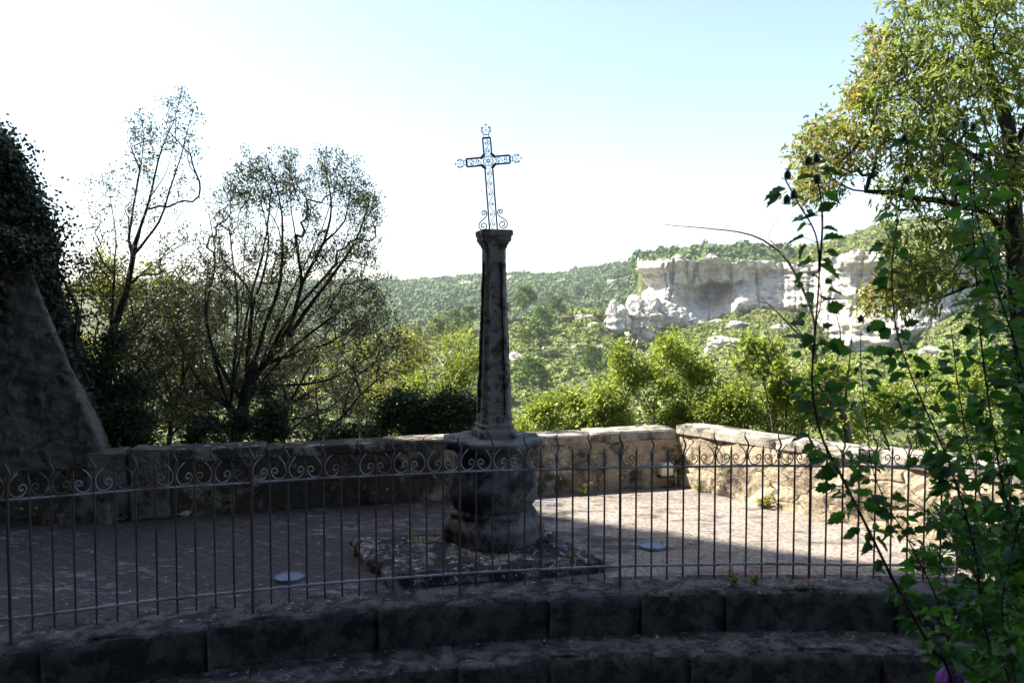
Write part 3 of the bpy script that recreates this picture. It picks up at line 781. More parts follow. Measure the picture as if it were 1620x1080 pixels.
# ---- building added out of view, left of and behind the viewer: its straight top edge throws the big shade on the terrace
def shade_block():
    ang = math.atan2(-.515, .857); L = 27 / math.tan(SUN_EL); p0 = Vector((.285 - HX * L, 7.25 - HY * L))
    d = Vector((math.cos(ang), math.sin(ang))); nb = Vector((d.y, -d.x))       # nb points away from the terrace
    s0 = -14; s1 = (9 - p0.x) / d.x; c = p0 + d * (s0 + s1) / 2
    t = empty('shade_building', (c.x, c.y, -.9), 'huge plain stone building added out of view behind the viewer to shade the terrace', 'building', rz=ang)
    def loc(a, b_, z): q = c + d * a + nb * b_; return (q.x, q.y, z)
    hl = (s1 - s0) / 2; mb = MB(); mb.box(loc(0, 6, 13.05), (2 * hl, 12, 27.9), ang); mb.build('wall', M['house'], t)
    for k in range(int(2 * hl / 2.4)):
        mb = MB(); mb.box(loc(-hl + 1.2 + 2.4 * k, 11.6, 27.4), (1.3, .6, .9), ang); mb.build('merlon', M['house'], t)
    for k in range(5):
        for z_ in (6, 12, 18):
            mb = MB(); mb.box(loc(-hl * .8 + k * hl * .4, .0, z_), (1.2, .16, 1.9), ang); w_ = mb.build('shade_building_window', M['coping'], t)
            mb = MB(); mb.box(loc(-hl * .8 + k * hl * .4, .0, z_), (.9, .2, 1.6), ang); mb.build('pane', M['glass'], w_)
shade_block()

# ---- unseen tree added over the viewer, its crown cutting the sky light
def shade_canopy():
    g = Grow(); g.limb([(-5.2, 1.9, -.8), (-5.1, 1.7, 2), (-4.8, 1.2, 4.5)], r0=.35, r1=.26, seg=.4)
    for e in ((-2, 1, 8), (1, -1, 8), (-5, 3, 8), (4, 1.5, 8.5), (-7, 0, 9), (3, -3, 8)): g.limb([(-4.8, 1.2, 4.5), ((-4.8 + e[0]) / 2, (1.2 + e[1]) / 2, 6.8), e], start=1, r0=.16, r1=.04, seg=.4)
    tips = np.concatenate([ell((-1, .2, 8), (8, 4.4, 1.6), 900, 0), ell((4, 0, 8.3), (5, 4.2, 1.5), 400, 0)]); g.fill(tips, .4, .3); g.finish(.006, .5, .35)
    P, D = leaf_on(g, 17500, .35, droop=.5); k_ = P[:, 2] > CAMH + .42 * np.maximum(P[:, 1], 0) + .75; P, D = P[k_], D[k_]; n = len(P)
    tree('shade_canopy', 'big tree added out of view, its crown shading the terrace from the sky', 'tree', (-5.2, 1.9, -.8), g, M['bark2'], [('crown', LEAF4, P, D, rng.uniform(.16, .30, n), rng.uniform(.14, .26, n), M['l_dark'], None)])
shade_canopy()

# ================================================================ CROSS
CX, CYY = -.155, 6.2
def ngon(n, r, z, rot=0, sq=0):
    a = np.arange(n) * 2 * np.pi / n + rot; return [(CX + r * math.cos(t), CYY + r * math.sin(t), z) for t in a]
# platform
def platform():
    A = onz(555, 850, .1); B = onz(617, 911, .1); C = onz(958, 884, .1); D = A + C - B
    t = empty('stone_platform', (CX, CYY, 0), 'low square slab of lichen covered paving under the cross pedestal', 'stone slab')
    n, m = 72, 72; rows = []
    for i in range(n + 1):
        for j in range(m + 1):
            a, b_ = i / n, j / m; p = B + (A - B) * a + (C - B) * b_
            e = min(a, 1 - a) * 1.0, min(b_, 1 - b_) * 1.5; edge = min(e)
            z = .098 + nz(p, 3.5, 5) * .014 + abs(nz(p, 7.5, 3)) * .022 - .03 * max(0, 1 - edge / .035) ** 2
            off = nz(p, 3, 3) * .02 if edge < .02 else 0
            rows.append((p.x + off, p.y + off, z))
    k = m + 1; fs = [(i * k + j, i * k + j + 1, (i + 1) * k + j + 1, (i + 1) * k + j) for i in range(n) for j in range(m)]
    mb = MB(); mb.add(rows, fs)
    ring = [(i, 0) for i in range(n + 1)] + [(n, j) for j in range(1, m + 1)] + [(i, m) for i in range(n - 1, -1, -1)] + [(0, j) for j in range(m - 1, 0, -1)]
    top = [rows[i * k + j] for i, j in ring]; kk = len(top); cen = (A + C) / 2; side = [top]
    for q in (.3, .65, 1):
        side.append([(x + (x - cen.x) * .0 + nz((x * 1, y, q * 3), 6, 3) * .015, y + nz((y, x, q * 3), 6, 3) * .02, z * (1 - q) - .01 * q) for x, y, z in top])
    mb.add(np.array(side), [(i * kk + j, (i + 1) * kk + j, (i + 1) * kk + (j + 1) % kk, i * kk + (j + 1) % kk) for i in range(3) for j in range(kk)])
    mb.build('slab', M['slab'], t, False)
platform()
cr = empty('wayside_cross', (CX, CYY, .1), 'weathered stone column on a bulging pedestal carrying a wrought iron cross', 'wayside cross')
def noisy_lathe(prof, name, mat, nside=8, rot=0, sub=9, amp=.012, sharp=1.0, parent=cr, cx=CX, cy=CYY, sc=5):
    """profile (r,z) revolved as an n-gon with worn, noisy faces"""
    rows = []
    tot = nside * sub
    for (r, z) in prof:
        row = []
        for i in range(tot):
            a = rot + 2 * math.pi * i / tot; s_ = (a - rot) % (2 * math.pi / nside) - math.pi / nside
            k = math.cos(math.pi / nside) / math.cos(s_); k = 1 + (k - 1) * sharp; rr = r * k
            x_, y_ = cx + rr * math.cos(a), cy + rr * math.sin(a)
            nn = nz((x_, y_, z), sc, 5) * amp + nz((x_, y_, z), sc * 4, 3) * amp * .4
            row.append((cx + (rr + nn) * math.cos(a), cy + (rr + nn) * math.sin(a), z + nn * .3))
        rows.append(row)
    mb = MB(); mb.rings(rows); o = mb.build(name, mat, parent, True)
    return o
def dens(prof, step=.02):
    out = [prof[0]]
    for (r0, z0), (r1, z1) in zip(prof[:-1], prof[1:]):
        n = max(1, int(math.hypot(r1 - r0, z1 - z0) / step)); out += [(r0 + (r1 - r0) * i / n, z0 + (z1 - z0) * i / n) for i in range(1, n + 1)]
    return out
r8 = math.radians(22.5 + 6)
noisy_lathe(dens([(.01, .06), (.42, .06), (.425, .21), (.415, .235), (.385, .255), (.355, .285), (.345, .30), (.358, .315), (.34, .335), (.32, .345), (.05, .35)]), 'pedestal_base', M['pedestal'], 8, r8, 9, .016)
noisy_lathe(dens([(.05, .33), (.305, .335), (.325, .37), (.35, .42), (.362, .47), (.362, .53), (.35, .60), (.332, .66), (.31, .71), (.295, .745), (.29, .76), (.05, .765)]), 'pedestal_body', M['pedestal'], 8, r8, 9, .014, .55)
noisy_lathe(dens([(.05, .755), (.29, .757), (.30, .775), (.335, .80), (.375, .815), (.395, .825), (.402, .87), (.392, .882), (.05, .886)]), 'pedestal_cap', M['pedestal'], 8, r8, 9, .014)
# shaft: square with chamfered corners and sunk panels, turned a little
def shaft():
    rot = math.radians(17)
    def sec(h, ch, groove, z):
        pts = []
        e = h; c = ch
        base = [(-e + c, -e), (-e * .52, -e), (-e * .5, -e + groove), (e * .5, -e + groove), (e * .52, -e), (e - c, -e)]
        for k in range(4):
            a = k * math.pi / 2; co, si = math.cos(a), math.sin(a)
            for (x_, y_) in base: pts.append((x_ * co - y_ * si, x_ * si + y_ * co))
        # densify
        out = []; n = len(pts)
        for i in range(n):
            p, q = pts[i], pts[(i + 1) % n]; m = 3
            for j in range(m): out.append((p[0] + (q[0] - p[0]) * j / m, p[1] + (q[1] - p[1]) * j / m))
        res = []
        for x_, y_ in out:
            X = CX + .015 + x_ * math.cos(rot) - y_ * math.sin(rot); Yy = CYY + x_ * math.sin(rot) + y_ * math.cos(rot)
            nn = nz((X, Yy, z), 7, 5) * .006 + nz((X, Yy, z), 24, 3) * .004; L = math.hypot(x_, y_) + 1e-6
            res.append((X + (X - CX) / L * nn, Yy + (Yy - CYY) / L * nn, z))
        return res
    prof = []
    for z, h, c, g in [(.87, .02, .005, 0), (.875, .150, .035, 0), (.93, .150, .035, 0), (.945, .146, .035, 0), (.962, .132, .035, 0), (.985, .136, .035, 0), (1.0, .122, .034, 0)]: prof.append((z, h, c, g))
    for q in np.linspace(0, 1, 56):
        z = 1.03 + (2.27 - 1.03) * q; prof.append((z, .121 + (.080 - .121) * q ** .92, .034 - .010 * q, .020 if .03 < q < .97 else 0))
    prof += [(2.29, .080, .022, 0), (2.33, .079, .022, 0), (2.355, .081, .022, 0)]
    mb = MB(); mb.rings([sec(h, c, g, z) for z, h, c, g in prof]); mb.build('column_shaft', M['column'], cr, False)
    prof = [(2.35, .02, .005, 0), (2.353, .086, .020, 0), (2.372, .090, .020, 0), (2.378, .097, .018, 0), (2.395, .103, .018, 0), (2.402, .112, .014, 0), (2.432, .114, .014, 0), (2.437, .110, .014, 0),
            (2.442, .119, .012, 0), (2.46, .121, .012, 0), (2.480, .120, .012, 0), (2.488, .112, .012, 0), (2.49, .02, .005, 0)]
    mb = MB(); mb.rings([sec(h, c, g, z) for z, h, c, g in prof]); mb.build('capital', M['column'], cr, False)
shaft()
# iron cross, standing in the plane facing the steps, leaning a little to the left
def iron_cross():
    O = Vector((CX + .012, CYY, 2.488)); lean = math.radians(4.3)
    Rm = Matrix.Rotation(-lean, 3, 'Y') ; Rz = Matrix.Rotation(math.radians(-4), 3, 'Z')
    def T(x_, z, y_=0): return O + Rm @ (Rz @ Vector((x_, y_, z)))
    root = MB()
    def poly(mb, pts, r, k=6, y_=0): mb.tube([T(x_, z, y_) for x_, z in pts], r, k)
    W = .030; zc = .535; arm = .168; top = .712; g = .036
    mb = MB()
    for yy in (-.012, .012):
        for s_ in (-1, 1):
            poly(mb, [(s_ * W, 0), (s_ * W, zc - g)], .0052, 4, yy); poly(mb, [(s_ * W, zc + g), (s_ * W, top)], .0052, 4, yy)
            for q in (-1, 1): poly(mb, [(q * g, zc + s_ * W), (q * arm, zc + s_ * W)], .0052, 4, yy)
        poly(mb, [(-W, top), (W, top)], .0055, 4, yy)
        for q in (-1, 1): poly(mb, [(q * arm, zc - W), (q * arm, zc + W)], .0065, 4, yy)
    fr = mb.build('cross_frame', M['cross'], cr)
    # inner scroll work: wave with little curls
    mb = MB()
    def wave(x0, z0, dx, dz, n, amp=.62):
        L = math.hypot(dx, dz); ux, uz = dx / L, dz / L; vx, vz = -uz, ux; pts = []
        for i in range(n * 10 + 1):
            t_ = i / (n * 10); a = math.sin(t_ * n * math.pi) * W * amp; pts.append((x0 + dx * t_ + vx * a, z0 + dz * t_ + vz * a))
        poly(mb, pts, .0028, 4)
        for j in range(n):
            s_ = 1 if j % 2 == 0 else -1; t_ = (j + .5) / n; cx_ = x0 + dx * t_ - vx * W * .25 * s_; cz = z0 + dz * t_ - vz * W * .25 * s_
            sp = []
            for i in range(15):
                b_ = i / 14; rr = .017 * (1 - b_ * .8); a = b_ * 2.2 * math.pi + 1.5 * s_; sp.append((cx_ + rr * math.cos(a * s_), cz + rr * math.sin(a * s_)))
            poly(mb, sp, .0031, 4)
            poly(mb, [(cx_ - .003, cz), (cx_ + .003, cz)], .0048, 6)
    wave(0, .01, 0, zc - .065, 6); wave(0, zc + .05, 0, top - zc - .06, 2)
    wave(.05, zc, arm - .06, 0, 2); wave(-.05, zc, -(arm - .06), 0, 2)
    mb.build('scrollwork', M['cross'], cr)
    # centre rosette and the four dark quadrants
    mb = MB()
    circ = lambda r, n=24: [(r * math.cos(a), zc + r * math.sin(a)) for a in np.linspace(0, 2 * math.pi, n)]
    poly(mb, circ(.040), .0026, 5)
    for k in range(6):
        a = k * math.pi / 3; c_ = (.021 * math.cos(a), zc + .021 * math.sin(a)); poly(mb, [(c_[0] + .015 * math.cos(b_), c_[1] + .015 * math.sin(b_)) for b_ in np.linspace(0, 2 * math.pi, 12)], .0018, 4)
    poly(mb, circ(.012, 12), .002, 4)
    mb.build('rosette', M['cross'], cr)
    for sx in (-1, 1):
        for sz in (-1, 1):
            mb = MB(); a0 = math.atan2(sz, sx); pts = []
            for b_ in np.linspace(-.5, .5, 9): a = a0 + b_; pts.append((.058 * math.cos(a), zc + .058 * math.sin(a)))
            poly(mb, pts, [.005, .008, .0095, .0105, .011, .0105, .0095, .008, .005], 6); mb.build('corner_leaf', M['cross'], cr)
    # finials
    def finial(ox, oz, dx, dz):
        mb = MB(); vx, vz = -dz, dx; k = .95 if dz else .82
        def q(a, b_): return (ox + k * (dx * a + vx * b_), oz + k * (dz * a + vz * b_))
        for s_ in (-1, 1):
            poly(mb, [q(0, s_ * .019), q(.026, s_ * .019)], .003, 4)
            sp = [q(.026, s_ * .012), q(.04, s_ * .03), q(.06, s_ * .043), q(.078, s_ * .036), q(.088, s_ * .02)]
            poly(mb, sp, .0026, 4)
            for cc, ph in (((.050, .026), 0), ((.082, .03), 2.2)):
                poly(mb, [q(cc[0] + .013 * (1 - b_ * .75) * math.cos(b_ * 9 + ph), s_ * (cc[1] + .013 * (1 - b_ * .75) * math.sin(b_ * 9 + ph))) for b_ in np.linspace(0, 1, 14)], .002, 4)
        poly(mb, [q(.026, -.022), q(.026, .022)], .0035, 4); poly(mb, [q(.03, 0), q(.108, 0)], .0018, 4); poly(mb, [q(.102, -.016), q(.11, 0), q(.102, .016)], .003, 4)
        poly(mb, [q(.055, -.015), q(.068, 0), q(.055, .015)], .002, 4)
        mb.build('finial', M['cross'], cr)
    finial(0, top, 0, 1); finial(arm, zc, 1, 0); finial(-arm, zc, -1, 0)
    for s_ in (-1, 1):
        mb = MB(); pts = []
        # S scroll at the foot: big lower curl, small upper curl
        def sp(cx_, cz, r, a0, turns, d, n=26): return [(cx_ + r * (1 - .78 * b_) * math.cos(a0 + d * b_ * turns * 2 * math.pi), cz + r * (1 - .78 * b_) * math.sin(a0 + d * b_ * turns * 2 * math.pi)) for b_ in np.linspace(0, 1, n)]
        lower = sp(.070, .042, .038, math.pi * .42, 1.6, -1)          # starts at upper right of the curl, runs clockwise
        upper = sp(.062, .134, .022, -math.pi * .75, 1.35, 1)
        pts = upper[::-1]; 
        low = [(.040, .112), (.062, .092), (.088, .078)] 
        up2 = [(.047, .119)]
        allp = [(x_, z) for x_, z in sp(.058, .140, .022, math.pi * 1.05, 1.35, -1)][::-1] + [(.038, .122), (.050, .104), (.078, .085)] + sp(.070, .042, .038, math.pi * .33, 1.6, -1)
        poly(mb, [(s_ * (x_ + .006), z) for x_, z in allp], .0048, 5)
        mb.build('foot_scroll', M['cross'], cr)
iron_cross()

# ================================================================ FENCE
RF = 11.63
def fence():
    th0 = math.asin((-3.35 - AC.x) / RF); dth = .1082 / RF; N = 72
    # start so that a post falls at x = -2.825
    thp = math.asin((-2.82 - AC.x) / RF); th0 = thp - 4 * dth
    root = empty('iron_fence', (*arc(RF, thp), 0), 'curved wrought iron railing with scrolls and wavy spikes along the step edge', 'fence')
    def Pt(th, s_, z):
        """a point s_ metres along the fence from bearing th"""
        x_, y_ = arc(RF, th + s_ / RF); return (x_, y_, z)
    for z, r, nm, mt, k in ((.822, .0085, 'top_rail', 'iron_rail', 4), (.15, .0095, 'bottom_rail', 'iron_rail', 6)):
        mb = MB(); mb.tube([Pt(th0 + i * dth, 0, z + .0015 * math.sin(i * .7)) for i in range(N + 1)], r, k); mb.build(nm, M[mt], root)
    protoW = protoS = None; meshes = {}
    posts = {4, 16, 28, 38, 50, 62}
    rr = random.Random(3)
    for i in range(N + 1):
        th = th0 + i * dth; even = (i % 2 == 0); jig = rr.uniform(-.004, .004); tip = rr.uniform(-.012, .012)
        mb = MB()
        if i in posts: zb = -.02; rad = .0098
        else: zb = .055 + rr.uniform(-.008, .01); rad = .0066
        if even:
            pts = [Pt(th, jig * .5, zb), Pt(th, 0, .15), Pt(th, 0, .5), Pt(th, 0, .82), Pt(th, 0, .93)]
            sgn = 1
            for q in np.linspace(0, 1, 9)[1:]: pts.append(Pt(th, sgn * .012 * math.sin(q * 2 * math.pi) + tip * q, .93 + .135 * q))
            rads = [rad] * 5 + [rad, rad, rad * .95, rad * .9, rad * .8, rad * .7, rad * .5, rad * .2]
            mb.tube(pts, rads, 5); mb.build('wavy_bar' if i not in posts else 'fence_post', M['iron'], root)
        else:
            pts = [Pt(th, jig, zb), Pt(th, 0, .15), Pt(th, 0, .5), Pt(th, 0, .82), Pt(th, 0, .905), Pt(th, 0, .915), Pt(th, tip * .2, .935), Pt(th, tip * .4, .968)]
            mb.tube(pts, [rad] * 5 + [rad * 1.25, rad * .9, .001], 5); mb.build('spear_bar', M['iron'], root)
        # scrolls both sides of each wavy bar
        if even and i < N:
            for s_ in (-1, 1):
                if i == 0 and s_ < 0: continue
                mb = MB(); pts = []
                tw = rr.uniform(-.006, .006)
                # flare at the top, hug the wavy bar, round the bottom, curl in beside the spear
                base = [(.052 + tw, .968), (.036, .950), (.018, .925), (.0095, .895), (.014, .864), (.030, .840), (.052, .8335), (.075, .841), (.091, .861), (.0965, .882),
                        (.089, .899), (.076, .903), (.065, .895), (.061, .880), (.067, .869), (.077, .870), (.080, .879)]
                Q = [np.array(b_) for b_ in base]; ext = [2 * Q[0] - Q[1]] + Q + [2 * Q[-1] - Q[-2]]; P2 = []
                for a in range(1, len(ext) - 2):
                    p0, p1, p2, p3 = ext[a - 1:a + 3]
                    for t_ in (0, .5): P2.append(.5 * (2 * p1 + (p2 - p0) * t_ + (2 * p0 - 5 * p1 + 4 * p2 - p3) * t_ ** 2 + (-p0 + 3 * p1 - 3 * p2 + p3) * t_ ** 3))
                P2.append(Q[-1]); mb.tube([Pt(th, s_ * p[0], p[1]) for p in P2], [.0037 if a else .0022 for a in range(len(P2))], 4)
                mb.build('scroll', M['iron_rail' if rr.random() < .8 else 'iron'], root)
fence()

# ---- small things on the terrace
def cover(px, py, r, label):
    p = onz(px, py, .02); t = empty('floor_light_cover', (p.x, p.y, 0), label, 'metal cover', 'round metal covers in the floor')
    mb = MB(); a = np.arange(28) * 2 * math.pi / 28
    ring = lambda R, z: [(p.x + R * math.cos(b_), p.y + R * math.sin(b_), z) for b_ in a]
    mb.rings([ring(r, -.01), ring(r, .020), ring(r * .985, .024), ring(r * .85, .024), ring(r * .84, .015)]); mb.build('rim', M['lidrim'] if False else M['lid'], t, False)
    mb = MB(); mb.rings([ring(r * .83, .016), ring(r * .83, .021), ring(r * .5, .023), ring(.002, .024)]); mb.build('lid', M['lid'], t, False)
    for k in range(3):
        b_ = k * 2.1 + .5; mb = MB(); mb.tube([(p.x + r * .92 * math.cos(b_), p.y + r * .92 * math.sin(b_), .022), (p.x + r * .92 * math.cos(b_), p.y + r * .92 * math.sin(b_), .029)], .006, 6); mb.build('screw', M['lidrim'], t)
cover(458, 911, .105, 'round bluish metal cover in the shaded floor left of the pedestal')
cover(1032, 862, .105, 'round grey metal cover at the shadow edge right of the pedestal')
def wall_box():
    q = .885; c = WL + (WC - WL) * ((1.60 - WL.x) / (WC.x - WL.x)); d = (WC - WL).normalized(); ang = math.atan2(d.y, d.x); nrm = Vector((d.y, -d.x))
    z = aty(1051, 740, c.y).z
    t = empty('wall_lamp_box', (c.x, c.y, z), 'small cream box fixed to the back wall near the sunlit corner', 'lamp box')
    mb = MB(); mb.box((c.x + nrm.x * .05, c.y + nrm.y * .05, z), (.135, .09, .135), ang); o = mb.build('case', M['box'], t); subdiv_bm(o, 0, .008)
    mb = MB(); mb.box((c.x + nrm.x * .06, c.y + nrm.y * .06, z - .078), (.165, .11, .014), ang); mb.build('bracket', M['boxd'], t)
wall_box()
for px, py, s, lab in ((1093, 858, .016, 'pale pebble lying on the sunlit paving'), (505, 912, .009, 'white stone crumb beside the left metal cover')):
    me = boulder_mesh('pebble', (s, s * .8, s * .7), px, .1, 2); o = link('pebble', me, M['pebble'], smooth=True); o.location = onz(px, py, s * .6)
    tag(o, lab, 'pebble')

# ---- small plants
def herb(name, px, py, z, h, n, label, cat, leafmat, flower=None, spread=.05, nl=160, ll=.03):
    b0 = onz(px, py, z); t = empty(name, b0, label, cat); mb = MB(); Ps = []; Ds = []; heads = []
    for i in range(n):
        a = rng.random() * 6.28; l = h * rng.uniform(.55, 1.1); tip = np.array([math.cos(a) * spread * rng.random() * 2, math.sin(a) * spread * rng.random() * 2, l]); b1 = np.array(tuple(b0)) + np.array([math.cos(a), math.sin(a), 0]) * spread * .3
        mid = b1 + tip * .5 + rng.normal(size=3) * .008; mb.tube([b1, mid, b1 + tip], [.0025, .002, .0012], 4); heads.append(b1 + tip)
        m = max(1, nl // n); f = rng.random(m) * .8; Ps.append(b1 + tip * f[:, None] + rng.normal(size=(m, 3)) * spread * .2)
        Ds.append(rng.normal(size=(m, 3)) + [0, 0, .4])
    mb.build('stem', M['l_dark'], t)
    P = np.concatenate(Ps); D = np.concatenate(Ds); leafcloud('leaves', LEAF4, P, D, rng.uniform(.6, 1.2, len(P)) * ll, rng.uniform(.3, .5, len(P)) * ll, leafmat, t)
    if flower:
        for hd in heads[:max(3, int(n * .7))]:
            P = hd + rng.normal(size=(26, 3)) * np.array([.012, .012, .008]); leafcloud('flower_head', LEAF4, P, rng.normal(size=(26, 3)) + [0, 0, .6], np.full(26, .012), np.full(26, .009), flower, t)
herb('valerian_plant', 922, 783, 0, .13, 6, 'small pink flowering plant at the foot of the back wall right of the pedestal', 'flowering plant', M['l_bright'], M['pink'], .05, 150, .03)
herb('valerian_plant', 1158, 926, 0, .13, 8, 'clump of pink flowers rising at the terrace edge behind the railing', 'flowering plant', M['l_bright'], M['pink'], .05, 130, .028)
herb('valerian_plant', 1192, 922, 0, .10, 5, 'green flowering tuft just right of the pink clump at the terrace edge', 'flowering plant', M['l_bright'], M['pink'], .03, 120, .03)
herb('valerian_plant', 1238, 929, 0, .05, 5, 'low pink flowers close to the kerb right of the green tuft', 'flowering plant', M['l_bright'], M['pink'], .06, 60, .02)
herb('valerian_plant', 1283, 928, 0, .06, 4, 'low pink flowers beside the right hand fence post', 'flowering plant', M['l_bright'], M['pink'], .03, 40, .02)
herb('weed', 1210, 803, 0, .14, 10, 'bright green weed at the foot of the sunlit right wall', 'weed', M['l_yellow'], None, .06, 260, .035)
herb('weed', 1106, 778, 0, .14, 7, 'pale dry weed in the corner where the two walls meet', 'weed', M['l_yellow'], None, .04, 120, .03)
herb('weed', 850, 862, .09, .07, 12, 'dark green weed at the front right foot of the pedestal', 'weed', M['l_dark'], None, .09, 420, .022)
herb('weed', 800, 872, .09, .06, 12, 'low moss like weed against the front foot of the pedestal', 'weed', M['l_dark'], None, .10, 420, .02)
herb('weed', 664, 862, .09, .06, 7, 'small green weed growing on the slab left of the pedestal', 'weed', M['l_bright'], None, .05, 160, .022)
herb('weed', 905, 884, .09, .05, 7, 'small green weed on the front right edge of the slab', 'weed', M['l_bright'], None, .04, 150, .018)
herb('weed', 955, 892, .0, .05, 5, 'little weed at the right corner of the slab', 'weed', M['l_bright'], None, .03, 60, .018)

# ---- fallen leaves and grit on the floor and the treads
def litter():
    P = []
    for i in range(520):
        if rng.random() < .62: x_ = rng.uniform(-4, 4.2); y_ = rng.uniform(arcx(R0, x_) + .03, 6.4 + .26 * (x_ + 3)); z_ = .006
        else:
            k_ = rng.integers(0, 2); th = rng.uniform(-.45, .30); q = arc(R0 - .33 * k_ - abs(rng.normal()) * .05 - (.02 if k_ == 0 else .0), th); x_, y_ = q; z_ = -.252 - .26 * k_
        P.append((x_, y_, z_))
    P = np.array(P); n = len(P); D = rng.normal(size=(n, 3)) * [1, 1, .15]; L = rng.uniform(.012, .035, n)
    tag(leafcloud('leaf_litter', LEAF4, P + [0, 0, .004], D, L, L * .55, M['litter'], upj=.3), 'dry fallen leaves and crumbs scattered on the paving and steps', 'leaf litter', kind='stuff')
M['litter'] = m_leaf('dry_leaves', [(.10, .06, .035), (.22, .15, .08), (.36, .30, .22), (.40, .38, .34)], .1)
litter()

# ================================================================ IVY
def ivy():
    t = empty('ivy_wall', (-5.2, 8.0, -1), 'dark ivy mass cascading over the wall behind the buttress', 'ivy')
    mb = MB(); ol = [(-9.2, -1.2), (-4.4, -1.2), (-4.5, .6), (-4.9, 1.6), (-5.25, 2.6), (-5.7, 3.1), (-9.2, 3.3)]
    V = [(x_, 8.2, z) for x_, z in ol] + [(x_, 9.0, z) for x_, z in ol]; n = len(ol)
    mb.add(V, [tuple(range(n)), tuple(range(n, 2 * n))[::-1]] + [(i, n + i, n + (i + 1) % n, (i + 1) % n) for i in range(n)]); mb.build('wall_core', M['house'], t)
    ou = [(-10, 200, 8.1), (10, 222, 8.1), (26, 262, 8.0), (48, 292, 8.0), (44, 335, 8.0), (66, 375, 8.0), (66, 415, 7.9), (84, 448, 7.9), (96, 500, 7.9), (106, 560, 7.9), (125, 630, 7.9), (140, 700, 7.9)]
    Ps = []
    for i in range(480):
        k = rng.random() * (len(ou) - 1); a = int(k); f = k - a; px = ou[a][0] * (1 - f) + ou[a + 1][0] * f; py = ou[a][1] * (1 - f) + ou[a + 1][1] * f
        px -= abs(rng.normal()) * 45 - 6; c = aty(px, py + rng.uniform(0, 25), 8.0 + rng.uniform(-.15, .6)); m = 62
        Ps.append(np.array(tuple(c)) + rng.normal(size=(m, 3)) * .075)
    for i in range(240):
        px = rng.uniform(-120, 70); py = rng.uniform(225 + max(0, px) * 1.8, 440); c = aty(px, py, 7.95); Ps.append(np.array(tuple(c)) + rng.normal(size=(60, 3)) * .13)
    # fringe above the buttress top
    for i in range(60):
        px = rng.uniform(-100, 60); c = aty(px, 392 + px * .2 + rng.normal() * 8, 7.2); Ps.append(np.array(tuple(c)) + rng.normal(size=(45, 3)) * .08)
    P = np.concatenate(Ps); n = len(P); D = rng.normal(size=(n, 3)) + np.array([.3, -.3, -.7])
    leafcloud('leaves', LEAF4, P, D, rng.uniform(.03, .06, n), rng.uniform(.025, .05, n), M['l_ivy'], t)
    mb = MB()
    for i in range(14):
        px = rng.uniform(-20, 100); y0 = rng.uniform(300, 420); pts = [aty(px + 14 * k_ + rng.normal() * 8, y0 + 60 * k_, 7.95) for k_ in range(5)]; mb.tube(pts, [.012, .014, .016, .018, .02], 5)
    mb.build('vine', M['bark'], t)
ivy()

# ================================================================ NEAR TREES
def A(pts, Y, dy=0): return [aty(px, py, Y + dy * i) for i, (px, py) in enumerate(pts)]
# slender tree at left
def tree_a():
    Y = 9.3; g = Grow()
    g.limb(A([(158, 760), (163, 690), (170, 610), (173, 545), (187, 500), (202, 453), (211, 405), (214, 385)], Y), r0=.075, r1=.030)
    for pts, r in (([(211, 405), (204, 380), (211, 327), (222, 268), (228, 215), (222, 180)], .018), ([(213, 390), (222, 360), (237, 313), (255, 238), (274, 194), (287, 145)], .020),
                ([(212, 398), (252, 350), (267, 305), (285, 250), (300, 194), (306, 175)], .018), ([(173, 545), (181, 435), (183, 372), (174, 305), (170, 280)], .020), ([(183, 372), (205, 330), (214, 300)], .008),
                ([(204, 450), (259, 405), (315, 372)], .014), ([(173, 560), (225, 520), (262, 470), (300, 420)], .014), ([(180, 450), (140, 400), (120, 360)], .010), ([(170, 560), (130, 510), (112, 470)], .012),
                ([(168, 640), (215, 590), (260, 560), (310, 530)], .014), ([(237, 313), (262, 275), (272, 240)], .008), ([(222, 268), (205, 225), (212, 205)], .006), ([(165, 670), (200, 630), (228, 560), (262, 500)], .014)):
        g.limb(A(pts, Y, rng.uniform(-.1, .1)), start=1, r0=r, r1=.003)
    tips = np.concatenate([pe(222, 225, Y, 26, 55, 50), pe(285, 200, Y, 32, 60, 60), pe(260, 270, Y, 60, 80, 110), pe(175, 330, Y, 40, 75, 70), pe(215, 380, Y, 90, 90, 140), pe(290, 400, Y, 45, 50, 90),
                           pe(200, 520, Y, 110, 100, 200), pe(230, 630, Y, 100, 70, 120)])
    tips[:, 0] += (tips[:, 2] - 3) * .02
    g.fill(tips, .09, .2, up=.12); g.finish(.0022, .52, .08)
    idx = g.twigs(1); hi = g.P[idx][:, 2]
    n = 16000; P, D = leaf_on(g, n, .035)
    keep = (rng.random(n) < np.where(P[:, 2] > 3.4, .42, np.where(P[:, 2] > 2.4, .35, .6))); P, D = P[keep], D[keep]
    # tight little tufts at the very tops
    tuf = np.concatenate([np.array(tuple(aty(px, py, Y))) + rng.normal(size=(m, 3)) * sp for px, py, m, sp in ((287, 142, 26, .035), (288, 152, 24, .04), (252, 158, 18, .04), (262, 165, 12, .05), (214, 205, 26, .05), (220, 218, 26, .05), (240, 200, 14, .06), (193, 272, 18, .05), (200, 265, 10, .06))])
    P = np.concatenate([P, tuf]); D = np.concatenate([D, rng.normal(size=tuf.shape)]); n = len(P)
    tree('slender_tree', 'tall slender half bare tree at left, reaching highest of the left trees', 'tree', aty(158, 760, Y), g, M['bark'],
         [('crown', LEAF4, P, D, rng.uniform(.022, .048, n), rng.uniform(.012, .024, n), M['l_small'], None)])
tree_a()
